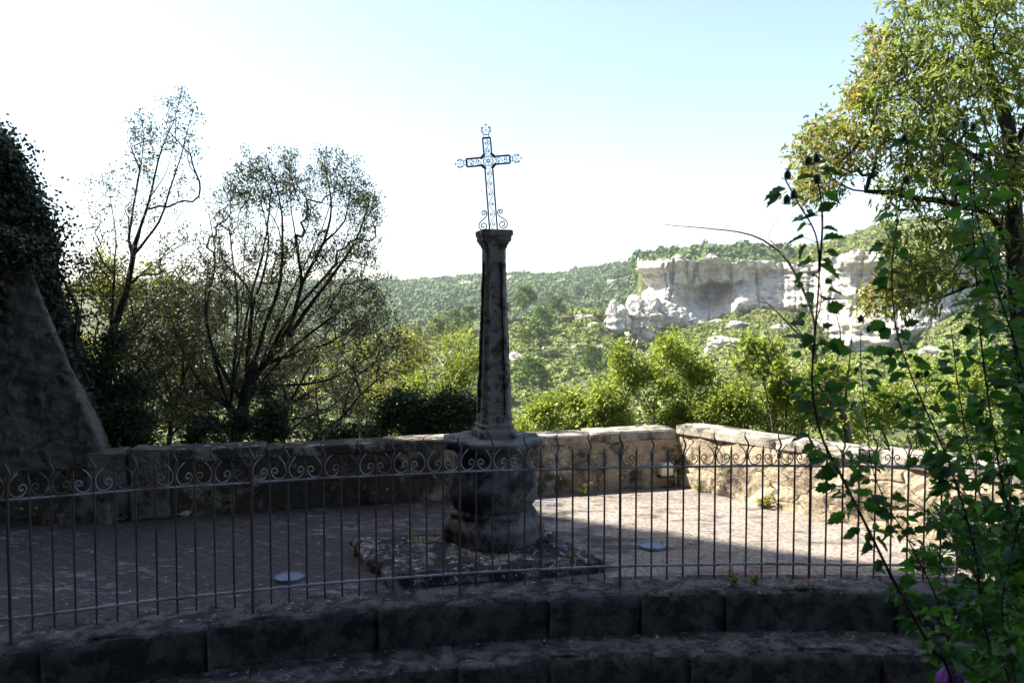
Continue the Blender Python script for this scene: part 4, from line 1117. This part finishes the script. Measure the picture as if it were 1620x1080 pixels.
def tree_b():
    Y = 8.7; g = Grow()
    g.limb(A([(366, 770), (372, 705), (385, 640), (391, 614), (399, 580)], Y), r0=.085, r1=.06)
    for pts, r in (([(392, 610), (394, 540), (398, 470), (375, 435), (353, 412), (345, 360)], .034), ([(398, 480), (415, 440), (425, 380), (410, 310)], .018), ([(399, 580), (425, 500), (444, 441), (446, 344), (435, 287), (420, 255)], .028),
                ([(396, 600), (411, 585), (459, 513), (478, 450), (512, 383), (524, 325), (512, 248)], .036), ([(405, 590), (450, 540), (493, 479), (550, 402), (575, 350), (589, 300)], .034), ([(420, 575), (480, 555), (531, 537), (570, 510), (600, 470)], .026),
                ([(391, 620), (450, 610), (520, 600), (590, 560)], .022), ([(388, 640), (340, 560), (325, 480), (330, 420)], .026), ([(385, 650), (330, 620), (290, 560), (270, 500)], .022), ([(386, 660), (440, 665), (520, 650), (560, 620)], .018),
                ([(372, 700), (340, 660), (300, 640), (270, 640)], .018), ([(478, 450), (470, 390), (460, 320), (458, 250)], .014), ([(550, 402), (545, 350), (555, 290), (560, 260)], .012)):
        g.limb(A(pts, Y, rng.uniform(-.12, .12)), start=1, r0=r, r1=.004)
    for a_, b_ in ((330, 330), (365, 275), (400, 260), (460, 250), (490, 270), (540, 260), (600, 380), (310, 430), (605, 440), (280, 560), (560, 330), (300, 500), (430, 300), (620, 500)):
        x0 = 372 + (a_ - 450) * .06; g.limb(A([(x0, 640), (x0 + (a_ - x0) * .38 + rng.normal() * 8, 640 + (b_ - 640) * .42), (x0 + (a_ - x0) * .75 + rng.normal() * 10, 640 + (b_ - 640) * .74), (a_, b_)], Y, rng.uniform(-.2, .2)), start=1, r0=.012, r1=.003)
    sp = [(352, 350, 16, 60), (372, 310, 14, 60), (392, 290, 14, 60), (415, 285, 14, 62), (438, 300, 16, 65), (462, 290, 13, 68), (488, 320, 16, 70), (514, 285, 15, 62), (540, 295, 16, 62), (566, 310, 15, 60), (588, 330, 13, 62), (335, 420, 16, 50),
          (575, 400, 22, 45), (540, 390, 30, 50), (500, 400, 30, 55), (450, 400, 35, 50), (400, 400, 35, 50), (360, 440, 30, 50)]
    tips = np.concatenate([pe(a_, b_, Y, c_, d_, 44, .3, .1) for a_, b_, c_, d_ in sp] + [pe(480, 470, Y, 130, 50, 110), pe(350, 520, Y, 80, 70, 110), pe(500, 560, Y, 130, 70, 190), pe(570, 480, Y, 60, 60, 80), pe(400, 630, Y, 140, 60, 130), pe(320, 600, Y, 80, 80, 90)])
    g.fill(tips, .09, .16, up=.16); g.finish(.0026, .47, .09)
    n = 37000; P, D = leaf_on(g, n, .035, maxcnt=3); pz = P[:, 2]
    keep = rng.random(n) < np.where(pz > 2.3, .8, np.where(pz > 1.3, .75, .2)); P, D = P[keep], D[keep]; n = len(P); D[:, 2] += .6
    right = smooth(-3.0, -1.6, P[:, 0]); vals = np.clip(rng.random(n) * .6 + right * .4, 0, 1)
    tree('spreading_tree', 'spreading many stemmed tree with fine leaves, between the slender tree and the column', 'tree', aty(366, 770, Y), g, M['bark'],
         [('crown', LEAF4, P, D, rng.uniform(.025, .05, n), rng.uniform(.009, .017, n), M['l_olive'], vals)])
tree_b()
def bare(name, label, Y, base, limbs, ells, mat, nleaf, lm, ls=.04, cat='tree', r0=.03, rt=.0025, group=None):
    g = Grow(); g.limb(A(base, Y), r0=r0, r1=r0 * .6)
    for pts in limbs: g.limb(A(pts, Y, rng.uniform(-.1, .1)), start=1, r0=r0 * .5, r1=.003)
    g.fill(np.concatenate([pe(a, b_, Y, c, d, n) for a, b_, c, d, n in ells]), .09, .3, up=.05); g.finish(rt, .5, r0)
    cl = []
    if nleaf:
        P, D = leaf_on(g, nleaf, .04); cl = [('crown', LEAF4, P, D, rng.uniform(.7, 1.3, nleaf) * ls, rng.uniform(.4, .7, nleaf) * ls, lm, None)]
    return tree(name, label, cat, aty(*base[0], Y), g, mat, cl, group)
bare('small_tree', 'small twiggy tree leaning right, left of the dark shrub', 9.2, [(495, 760), (507, 690), (541, 660), (570, 624)], [[(570, 624), (560, 566), (589, 508), (600, 470)], [(541, 665), (560, 600), (610, 560), (640, 520)], [(570, 624), (610, 590), (640, 570)], [(510, 700), (560, 690), (600, 640)], [(507, 690), (500, 600), (520, 540)]],
     [(580, 540, 60, 60, 90), (620, 560, 40, 50, 60), (540, 620, 60, 50, 50)], M['bark'], 2600, M['l_olive'], .038)
bare('small_tree', 'thin dark multi stemmed tree between the slender tree and the spreading tree', 9.6, [(262, 770), (268, 690), (275, 640)], [[(275, 640), (255, 560), (262, 480), (250, 420)], [(275, 640), (300, 570), (320, 500), (330, 440)], [(270, 660), (230, 600), (215, 540)], [(272, 650), (290, 590), (280, 500), (292, 430)], [(268, 690), (320, 640), (370, 600)]],
     [(280, 500, 70, 80, 170), (300, 600, 90, 60, 110), (230, 560, 50, 70, 80)], M['bark'], 6500, M['l_small'], .042, r0=.04)
bare('small_tree', 'dark twiggy tree with crossing stems right behind the spreading tree', 10.2, [(445, 770), (448, 690), (455, 640)], [[(455, 640), (440, 560), (470, 480), (480, 400)], [(455, 640), (490, 580), (530, 500), (560, 430)], [(450, 660), (410, 600), (400, 520)], [(455, 640), (520, 600), (580, 540)], [(448, 690), (500, 650), (560, 640)]],
     [(470, 470, 90, 90, 210), (500, 590, 110, 60, 140), (400, 520, 60, 70, 90), (570, 500, 50, 60, 70)], M['bark'], 6500, M['l_olive'], .036, r0=.045)
bare('small_tree', 'dark thin tree rising from the undergrowth close to the buttress', 9.0, [(150, 770), (150, 680), (140, 620)], [[(140, 620), (125, 540), (130, 460), (118, 400)], [(145, 650), (175, 590), (195, 540), (230, 500)], [(150, 680), (210, 640), (250, 600)]],
     [(140, 480, 35, 80, 80), (190, 580, 70, 70, 110), (230, 650, 70, 40, 60)], M['bark'], 4200, M['l_small'], .04, r0=.035)
bare('dead_shrub', 'pale bare twigs rising beside the left side of the shaft', 10, [(700, 760), (700, 700), (690, 640)], [[(690, 640), (670, 580), (672, 520), (690, 500)], [(695, 650), (720, 600), (740, 560)], [(690, 640), (650, 600), (640, 560)], [(700, 700), (735, 640), (748, 600)]],
     [(690, 560, 50, 50, 60), (720, 620, 30, 50, 40)], M['dead'], 500, M['l_yellow'], .04, 'shrub', .018)
# leafy bushes: many short stems, dense leaves
def bush(name, label, Y, ells, nleaf, lm, ls, z0=-1.4, ntip=160, bark='bark2', ratio=.5, tm=LEAF4, ry=None, group=None, cat='shrub', spread=.06, shell=.45):
    tot = sum(c * d for a, b_, c, d in ells); cs = np.array([tuple(aty(a, b_, Y)) for a, b_, c, d in ells]); c0 = cs.mean(0)
    base = np.array([c0[0], Y, z0]); g = Grow()
    g.limb([base, base + (c0 - base) * .35], r0=.03, r1=.025)
    for c in cs: g.limb([base + (c0 - base) * .3, (base + (c0 - base) * .5 + c) / 2, c], start=1, r0=.015, r1=.006)
    tl = []
    for a, b_, c, d in ells:
        m_ = max(4, int(ntip * c * d / tot)); nl_ = max(6, m_ // 9)
        for q in range(nl_):
            an = rng.random() * 6.28; rr_ = rng.uniform(.35, 1.12); k_ = rng.uniform(.14, .30)
            tl.append(pe(a + math.cos(an) * c * rr_, b_ + math.sin(an) * d * rr_, Y + rng.uniform(-.5, .5) * min(c, d) * Y / F, c * k_ * 1.15, d * k_ * .95, max(3, m_ // nl_), None, 0))
    tips = np.concatenate(tl)
    g.fill(tips, .07 * Y / 9, .3); g.finish(.0025 * Y / 9, .45, .04)
    P, D = leaf_on(g, nleaf, spread * Y / 9, maxcnt=2); cl = [('crown', tm, P, D, rng.uniform(.65, 1.3, nleaf) * ls, rng.uniform(.65, 1.2, nleaf) * ls * ratio, lm, None)]
    t = empty(name, base, label, cat, group); g.mesh('trunk', M[bark], t, 4)
    for (cn, tm_, P, D, L, Wd, mat, vals) in cl: leafcloud(cn, tm_, P, D, L, Wd, mat, t, vals)
    return t
bush('round_shrub', 'large round bright green shrub behind the wall right of the column', 9.7, [(1035, 620, 85, 70), (985, 640, 45, 45), (1090, 640, 45, 55)], 15000, M['l_bright'], .055, ntip=380)
bush('round_shrub', 'yellow green shrub behind the sunlit wall, between the large round shrub and the leafy stems', 9.3, [(1190, 645, 62, 42), (1240, 655, 45, 38), (1150, 655, 35, 34)], 11000, M['l_bright'], .045, ntip=300)
bush('low_shrub', 'low bright shrub above the wall just right of the column', 9.6, [(850, 668, 40, 28), (905, 660, 45, 34), (955, 655, 30, 40)], 7500, M['l_bright'], .05, ntip=260)
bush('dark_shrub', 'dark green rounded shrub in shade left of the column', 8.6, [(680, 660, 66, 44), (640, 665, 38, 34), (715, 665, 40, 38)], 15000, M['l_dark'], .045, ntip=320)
bush('light_shrub', 'tall light green shrub with feathery leaves just left of the column', 13, [(720, 560, 38, 50), (700, 620, 50, 60), (735, 640, 40, 60)], 6500, M['l_bright'], .085, -3, ntip=220, ratio=.28)
bush('light_shrub', 'pale yellow green shrub further left of the feathery one', 14, [(640, 560, 50, 45), (650, 620, 60, 60)], 5200, M['l_yellow'], .075, -3.4, ntip=220, ratio=.35)
bush('yellow_bush', 'yellow green bush in light behind the slender tree', 14, [(165, 440, 55, 55), (230, 470, 70, 55), (150, 540, 60, 80), (240, 560, 70, 60)], 9000, M['l_yellow'], .075, -3.5, ntip=360)
bush('grey_bush', 'grey green bush filling the gap between the two left trees', 13, [(300, 500, 60, 50), (320, 580, 80, 70), (260, 640, 90, 60)], 17000, M['l_olive'], .07, -3.2, ntip=360)
bush('valley_bush', 'green bush low behind the spreading tree trunk', 16, [(440, 560, 90, 55), (400, 640, 110, 60), (520, 640, 90, 60)], 13000, M['l_olive'], .08, -5, ntip=360)
bush('valley_bush', 'sunlit bush behind the small twiggy tree', 17, [(560, 590, 70, 60), (600, 650, 70, 50)], 6000, M['l_yellow'], .08, -5, ntip=220)
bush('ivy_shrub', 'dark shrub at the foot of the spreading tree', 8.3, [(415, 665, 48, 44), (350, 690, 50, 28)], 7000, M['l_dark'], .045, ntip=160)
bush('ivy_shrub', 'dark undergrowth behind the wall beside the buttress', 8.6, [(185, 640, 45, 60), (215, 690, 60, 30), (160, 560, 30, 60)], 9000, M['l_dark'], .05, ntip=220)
bush('ivy_shrub', 'low green shrub against the wall below the small twiggy tree', 8.4, [(500, 690, 70, 16), (580, 692, 50, 14)], 3500, M['l_dark'], .04, ntip=120)
bush('leafy_shrub', 'green shrub with large leaves under the dead branches', 9.0, [(1200, 570, 50, 32), (1245, 590, 45, 34), (1290, 610, 45, 50)], 3800, M['l_bright'], .075, ntip=150)
bush('leafy_shrub', 'bright shrub behind the wall, seen through the leafy stems', 9.2, [(1370, 640, 70, 55), (1450, 640, 60, 60), (1540, 640, 70, 70)], 9000, M['l_bright'], .055, ntip=260)
bush('oleander_shrub', 'dark narrow leaved shrub on the terrace against the right wall', 5.75, [(1510, 868, 60, 46), (1565, 850, 50, 60), (1475, 900, 35, 24)], 3600, M['l_dark'], .085, 0, ntip=160, ratio=.22, spread=.05)

# dead branches between the bright shrubs and the right tree
def dead_branches():
    Y = 8.9; g = Grow()
    g.limb(A([(1345, 720), (1335, 660), (1310, 610), (1290, 570)], Y), r0=.05, r1=.03)
    for pts, r in (([(1290, 570), (1285, 500), (1262, 440), (1235, 400), (1190, 372), (1130, 363), (1050, 355)], .020), ([(1235, 400), (1215, 375), (1232, 345)], .007), ([(1262, 440), (1240, 400), (1220, 380)], .009), ([(1290, 560), (1245, 510), (1215, 480), (1195, 475)], .014), ([(1330, 655), (1280, 600), (1220, 605), (1160, 608)], .018),
                ([(1300, 590), (1270, 530), (1225, 490), (1205, 470)], .012), ([(1285, 520), (1300, 470), (1290, 430)], .012), ([(1335, 660), (1345, 560), (1350, 500)], .018), ([(1310, 610), (1330, 540), (1320, 480)], .015)):
        g.limb(A(pts, Y, rng.uniform(-.08, .08)), start=1, r0=r, r1=.0035)
    g.fill(np.concatenate([pe(1250, 510, Y, 70, 60, 60), pe(1200, 590, Y, 60, 40, 30), pe(1300, 600, Y, 50, 70, 60), pe(1240, 400, Y, 40, 40, 14)]), .09, .5); g.finish(.0026, .5, .06)
    tree('dead_tree', 'leafless dead tree with one long branch reaching left in front of the cliff', 'dead tree', aty(1345, 720, Y), g, M['bark2'], [])
dead_branches()
# ---- big tree at right
def tree_r():
    Y = 8.4; g = Grow()
    g.limb(A([(1640, 760), (1625, 620), (1610, 480), (1606, 400), (1602, 300), (1598, 220), (1570, 130), (1540, 40), (1520, -40)], Y), r0=.13, r1=.04)
    for pts, r in (([(1606, 420), (1570, 345), (1500, 322), (1440, 312), (1412, 305), (1350, 300), (1315, 280), (1300, 240)], .032), ([(1602, 300), (1560, 260), (1500, 220), (1440, 190), (1380, 170)], .03), ([(1600, 230), (1650, 150), (1680, 80)], .04),
                ([(1608, 470), (1550, 450), (1490, 470), (1440, 478), (1395, 440)], .026), ([(1570, 130), (1510, 100), (1450, 80), (1400, 90)], .026), ([(1606, 400), (1660, 330), (1700, 250)], .04), ([(1340, 298), (1320, 310), (1275, 300)], .010),
                ([(1500, 322), (1470, 280), (1430, 250)], .014), ([(1545, 260), (1520, 330), (1500, 400)], .014), ([(1440, 312), (1470, 370), (1480, 400)], .010), ([(1602, 330), (1560, 200), (1530, 120)], .02)):
        g.limb(A(pts, Y, rng.uniform(-.12, .12)), start=1, r0=r, r1=.004)
    t1 = np.concatenate([pe(1500, 60, Y, 120, 110, 200, 1.0), pe(1440, 160, Y, 95, 95, 190, .9), pe(1560, 190, Y, 110, 120, 200, 1.1), pe(1500, 290, Y, 120, 60, 130, .8), pe(1490, 400, Y, 85, 60, 110, .6), pe(1440, 455, Y, 60, 35, 60, .5),
                         pe(1600, 60, Y, 90, 120, 110, 1), pe(1640, 330, Y, 60, 150, 120, .9), pe(1400, 90, Y, 30, 50, 50, .5), pe(1580, 470, Y, 50, 50, 30, .5)])
    t2 = np.concatenate([pe(1310, 230, Y, 55, 50, 90, .5), pe(1290, 290, Y, 45, 35, 50, .4), pe(1370, 150, Y, 30, 55, 60, .4), pe(1360, 245, Y, 50, 50, 60, .4), pe(1400, 480, Y, 45, 25, 40, .3)])
    g.fill(np.concatenate([t1, t2]), .09, .25); g.finish(.0026, .48, .13)
    n = 20500; P, D = leaf_on(g, n, .06, droop=1.3)
    px = 810 + F * P[:, 0] / P[:, 1]
    rust = (px < 1385 + 25 * np.sin(P[:, 2] * 6)) | ((px < 1430) & (P[:, 2] < 2.3)); rust &= rng.random(n) < .6
    a, b_ = ~rust, rust; la = rng.uniform(.07, .125, n); lb = rng.uniform(.045, .08, n)
    tree('almond_tree', 'tall tree at right with long drooping olive green leaves turning yellow', 'tree', aty(1640, 760, Y), g, M['bark'],
         [('crown', LEAF4, P[a], D[a], la[a], la[a] * .27, M['l_almond'], None), ('crown', LEAF4, P[b_], D[b_] + [0, 0, .9], lb[b_], lb[b_] * .42, M['l_rust'], None)])
tree_r()

# ================================================================ FOREGROUND SHRUB with toothed leaves, buds and a purple flower
def hib_leaf():
    # lobed, toothed outline; x half widths along the length
    o = [(0, 0), (.20, .06), (.34, .18), (.30, .26), (.46, .40), (.36, .46), (.40, .58), (.24, .62), (.20, .80), (.09, .84), (0, 1)]
    right = [(x_, y_, .42 * abs(x_) - .30 * y_ * y_ + .05 * math.sin(9 * y_)) for x_, y_ in o]; left = [(-x_, y_, z) for x_, y_, z in right[1:-1]]
    mid = [(0, y_, -.30 * y_ * y_ - .02) for y_ in (.25, .5, .75)]
    V = right + left + mid; n = len(o); L0 = n; M0 = n + len(left)
    F_ = []
    def m(i):  # centre vertex for outline index
        return [0, M0, M0, M0, M0, M0 + 1, M0 + 1, M0 + 2, M0 + 2, M0 + 2, n - 1][i]
    for i in range(n - 1):
        a, b_ = i, i + 1; ma, mb_ = m(a), m(b_)
        F_.append((a, b_, mb_, ma) if ma != mb_ and a != ma else (a, b_, mb_, mb_))
        la = a if a in (0, n - 1) else L0 + a - 1; lb = b_ if b_ in (0, n - 1) else L0 + b_ - 1
        F_.append((lb, la, ma, mb_) if ma != mb_ and la != ma else (lb, la, mb_, mb_))
    F2 = [f if len(set(f)) == 4 else None for f in F_]; tri = []
    for f in F_:
        u_ = []
        for x_ in f:
            if x_ not in u_: u_.append(x_)
        if len(u_) == 3: tri.append(tuple(u_))
        elif len(u_) == 4: tri += [(u_[0], u_[1], u_[2]), (u_[0], u_[2], u_[3])]
    return np.array(V, float), np.array(tri)
HL = hib_leaf()
def hibiscus():
    t = empty('flowering_shrub', (1.55, 2.0, -.78), 'tall leafy stems with round buds and a purple flower close in front at the right', 'shrub')
    Y = 2.1
    stems = [([(1560, 1500), (1510, 1100), (1470, 1020), (1420, 930), (1375, 840), (1335, 760), (1300, 690), (1285, 610), (1290, 520), (1296, 430), (1290, 370), (1262, 320), (1243, 285)], 2.0, .0075, 1.0),
             ([(1296, 430), (1301, 360), (1298, 310), (1288, 262)], 2.0, .004, .0),
             ([(1600, 1400), (1600, 1100), (1560, 1000), (1540, 860), (1500, 730), (1470, 660), (1440, 590), (1418, 520), (1411, 430), (1422, 330), (1434, 250), (1436, 222)], 2.15, .0055, 1.0),
             ([(1640, 1300), (1640, 1000), (1610, 850), (1585, 760), (1565, 640), (1550, 520), (1542, 400), (1535, 290), (1526, 200)], 2.3, .0055, 1.0),
             ([(1680, 1200), (1660, 900), (1640, 700), (1610, 560), (1575, 450), (1550, 360), (1540, 300), (1546, 230)], 2.0, .006, .7),
             ([(1550, 1350), (1500, 1010), (1445, 870), (1405, 800), (1380, 740), (1370, 660), (1362, 580), (1362, 525)], 2.35, .0045, 1.0),
             ([(1640, 1250), (1560, 900), (1500, 780), (1455, 700), (1460, 640), (1466, 610)], 2.5, .004, 1.0),
             ([(1700, 1100), (1660, 760), (1620, 640), (1600, 500), (1596, 420), (1610, 340)], 2.2, .006, 1.0),
             ([(1650, 1300), (1590, 1050), (1560, 960), (1530, 880), (1480, 820), (1440, 790)], 2.2, .005, 1.0),
             ([(1720, 1250), (1640, 1020), (1590, 930), (1570, 850), (1545, 760), (1520, 640), (1505, 520)], 2.45, .005, 1.0),
             ([(1700, 1350), (1625, 1150), (1600, 1040), (1585, 960), (1600, 880), (1618, 800)], 1.9, .006, .8),
             ([(1760, 1300), (1700, 1000), (1660, 860), (1640, 740), (1625, 600), (1618, 500)], 2.6, .005, 1.3),
             ([(1780, 1250), (1690, 900), (1640, 760), (1605, 650), (1580, 560)], 2.8, .005, 1.3),
             ([(1700, 1300), (1660, 1100), (1620, 960), (1590, 860), (1570, 780)], 2.6, .005, 1.3),
             ([(1720, 1350), (1650, 1180), (1580, 1080), (1530, 1000), (1500, 930), (1480, 860)], 2.6, .005, 1.2),
             ([(1760, 1250), (1700, 1050), (1650, 950), (1620, 880), (1600, 800), (1590, 700)], 2.3, .005, 1.3),
             ([(1620, 1350), (1545, 1130), (1510, 1060), (1470, 1000), (1440, 960)], 2.3, .004, 1.0)]
    Ps = []; Ds = []; mb = MB(); budp = []
    root = np.array([1.55, 2.0, -.78])
    for si, (pts, Yv, r, dl) in enumerate(stems):
        Q = [np.array(tuple(aty(px, py, Yv))) for px, py in pts]
        if si != 1: Q = [root + rng.normal(size=3) * [.06, .06, 0]] + Q
        ext = [2 * Q[0] - Q[1]] + Q + [2 * Q[-1] - Q[-2]]; C = []
        for a in range(1, len(ext) - 2):
            p0, p1, p2, p3 = ext[a - 1:a + 3]; m_ = max(2, int(np.linalg.norm(p2 - p1) / .02))
            for k in range(m_):
                q = k / m_; C.append(.5 * (2 * p1 + (p2 - p0) * q + (2 * p0 - 5 * p1 + 4 * p2 - p3) * q * q + (-p0 + 3 * p1 - 3 * p2 + p3) * q ** 3))
        C.append(Q[-1]); C = np.array(C); n = len(C); fr = np.linspace(0, 1, n)
        kn = 1 + .25 * (np.sin(np.arange(n) * 1.1 + si) > .9); mb.tube(C, (r * (1 - fr * .72)) * kn, 6)
        # leaves in loose tufts along the stem
        T = np.gradient(C, axis=0); T /= np.linalg.norm(T, axis=1)[:, None]
        total = np.linalg.norm(np.diff(C, axis=0), axis=1).sum()
        nl = int(total / .0078 * dl) + (6 if dl == 0 else 0)
        for j in range(nl):
            q = rng.uniform(.25, .985); k = int(q * (n - 1)); p = C[k]
            z = p[2]; pxp = 810 + F * p[0] / p[1]; dens_ = .62 if pxp < 1400 else (.6 if pxp < 1500 else 1.0)
            if z > 2.15 and pxp < 1480: dens_ = .12
            if rng.random() > dens_: continue
            a = rng.random() * 6.28; side = np.array([math.cos(a), math.sin(a) * .8, rng.uniform(-.1, .5)]); pet = rng.uniform(.01, .045)
            b_ = p + side * pet; mb.tube([p, p + side * pet * .6, b_], [.0012, .001, .001], 3, False)
            Ps.append(b_); Ds.append(side + np.array([0, 0, rng.uniform(-.9, .1)]))
    # side twigs hold further leaves
    mb.build('stem', M['bark'], t, True)
    P = np.array(Ps); D = np.array(Ds); n = len(P); L = rng.uniform(.02, .056, n)
    leafcloud('leaves', HL, P, D, L, L * rng.uniform(.62, 1.0, n), M['l_hib'], t, upj=1.0)
    # a few leaves placed where they stand out against the sky
    pl = [(1243, 300, 2.0, (-1, 0, -.25), .06), (1262, 285, 2.0, (.9, 0, .35), .055), (1238, 308, 2.0, (-1, .1, -.55), .05), (1300, 268, 2.0, (1, 0, -.1), .05), (1302, 308, 2.0, (1, 0, -.3), .05), (1434, 224, 2.15, (-1, 0, -.2), .05),
          (1436, 224, 2.15, (1, 0, -.3), .04), (1302, 362, 2.0, (1, 0, .05), .04), (1524, 205, 2.3, (-1, 0, .1), .06), (1528, 215, 2.3, (1, 0, -.4), .05), (1410, 430, 2.15, (1, 0, -.3), .06), (1408, 430, 2.15, (-1, 0, -.5), .065), (1295, 420, 2, (1, 0, -.35), .065)]
    P = np.array([tuple(aty(a, b_, y_)) for a, b_, y_, d, l in pl]); D = np.array([d for *_, d, l in pl], float); L = np.array([l for *_, l in pl])
    leafcloud('leaves', HL, P, D, L, L * .8, M['l_hib'], t, upj=.25)
    # buds
    buds = [(1246, 276, 2.0), (1279, 254, 2.0), (1292, 250, 2.0), (1293, 283, 2.0), (1256, 307, 2.0), (1245, 315, 2.0), (1431, 218, 2.15), (1434, 284, 2.15), (1525, 196, 2.3), (1540, 200, 2.3), (1553, 243, 2.3), (1362, 504, 2.35), (1375, 520, 2.35), (1452, 592, 2.5), (1466, 590, 2.5), (1420, 640, 2.5)]
    for px, py, y_ in buds:
        c = aty(px, py, y_); mb = MB(); rings = []
        for z, rr in ((-.011, .002), (-.008, .0068), (-.002, .0088), (.004, .0082), (.008, .0055), (.012, .0015)):
            rings.append([(c.x + rr * math.cos(a) * (1 + .06 * math.cos(5 * a)), c.y + rr * math.sin(a) * (1 + .06 * math.cos(5 * a)), c.z + z) for a in np.arange(10) * .6283])
        mb.rings(rings)
        for a in np.arange(5) * 1.2566: mb.tube([(c.x + .004 * math.cos(a), c.y + .004 * math.sin(a), c.z - .013), (c.x + .012 * math.cos(a), c.y + .012 * math.sin(a), c.z - .010), (c.x + .014 * math.cos(a), c.y + .014 * math.sin(a), c.z - .001)], [.0012, .0014, .0004], 4)
        mb.build('bud', M['bud'], t, True)
    # purple flower, half open
    c = np.array(tuple(aty(1508, 1052, 2.05)))
    fl = MB(); fl.tube([c + [0, 0, .03], c + [0, 0, .0]], [.006, .009], 8); f = fl.build('flower', M['petal'], t, True)
    for k in range(5):
        a = k * 1.2566 + .3; nU, nV = 7, 7; V = []
        for i in range(nU):
            q = i / (nU - 1); out = .004 + .036 * math.sin(q * 1.7); z = .014 - .072 * q
            for j in range(nV):
                s_ = (j / (nV - 1) - .5) * 2; wd = .040 * math.sin(min(1, q * 1.25 + .12) * math.pi / 2) * (1 - .25 * (q > .95)); aa = a + s_ * .62
                V.append(c + np.array([(out) * math.cos(aa) + .0035 * math.sin(9 * q + s_ * 5), out * math.sin(aa), z + .004 * math.cos(s_ * 7 + k) - .006 * s_ * s_ * q]))
        pm = MB(); pm.add(V, [(i * nV + j, i * nV + j + 1, (i + 1) * nV + j + 1, (i + 1) * nV + j) for i in range(nU - 1) for j in range(nV - 1)])
        pm.build('petal', M['petal'], f, True)
hibiscus()

# ---- haze: one even box of air round everything
def haze():
    m = bpy.data.materials.new('haze_air'); m.use_nodes = True; n = m.node_tree.nodes
    n.remove(n['Principled BSDF']); v = n.new('ShaderNodeVolumePrincipled'); v.inputs['Color'].default_value = (.86, .92, 1, 1); v.inputs['Density'].default_value = HAZE; v.inputs['Anisotropy'].default_value = .35
    m.node_tree.links.new(v.outputs[0], n['Material Output'].inputs['Volume'])
    mb = MB(); mb.box((0, 0, 10), (2400, 2400, 190)); o = mb.build('haze', m); tag(o, kind='stuff')
HAZE = .00027
haze()
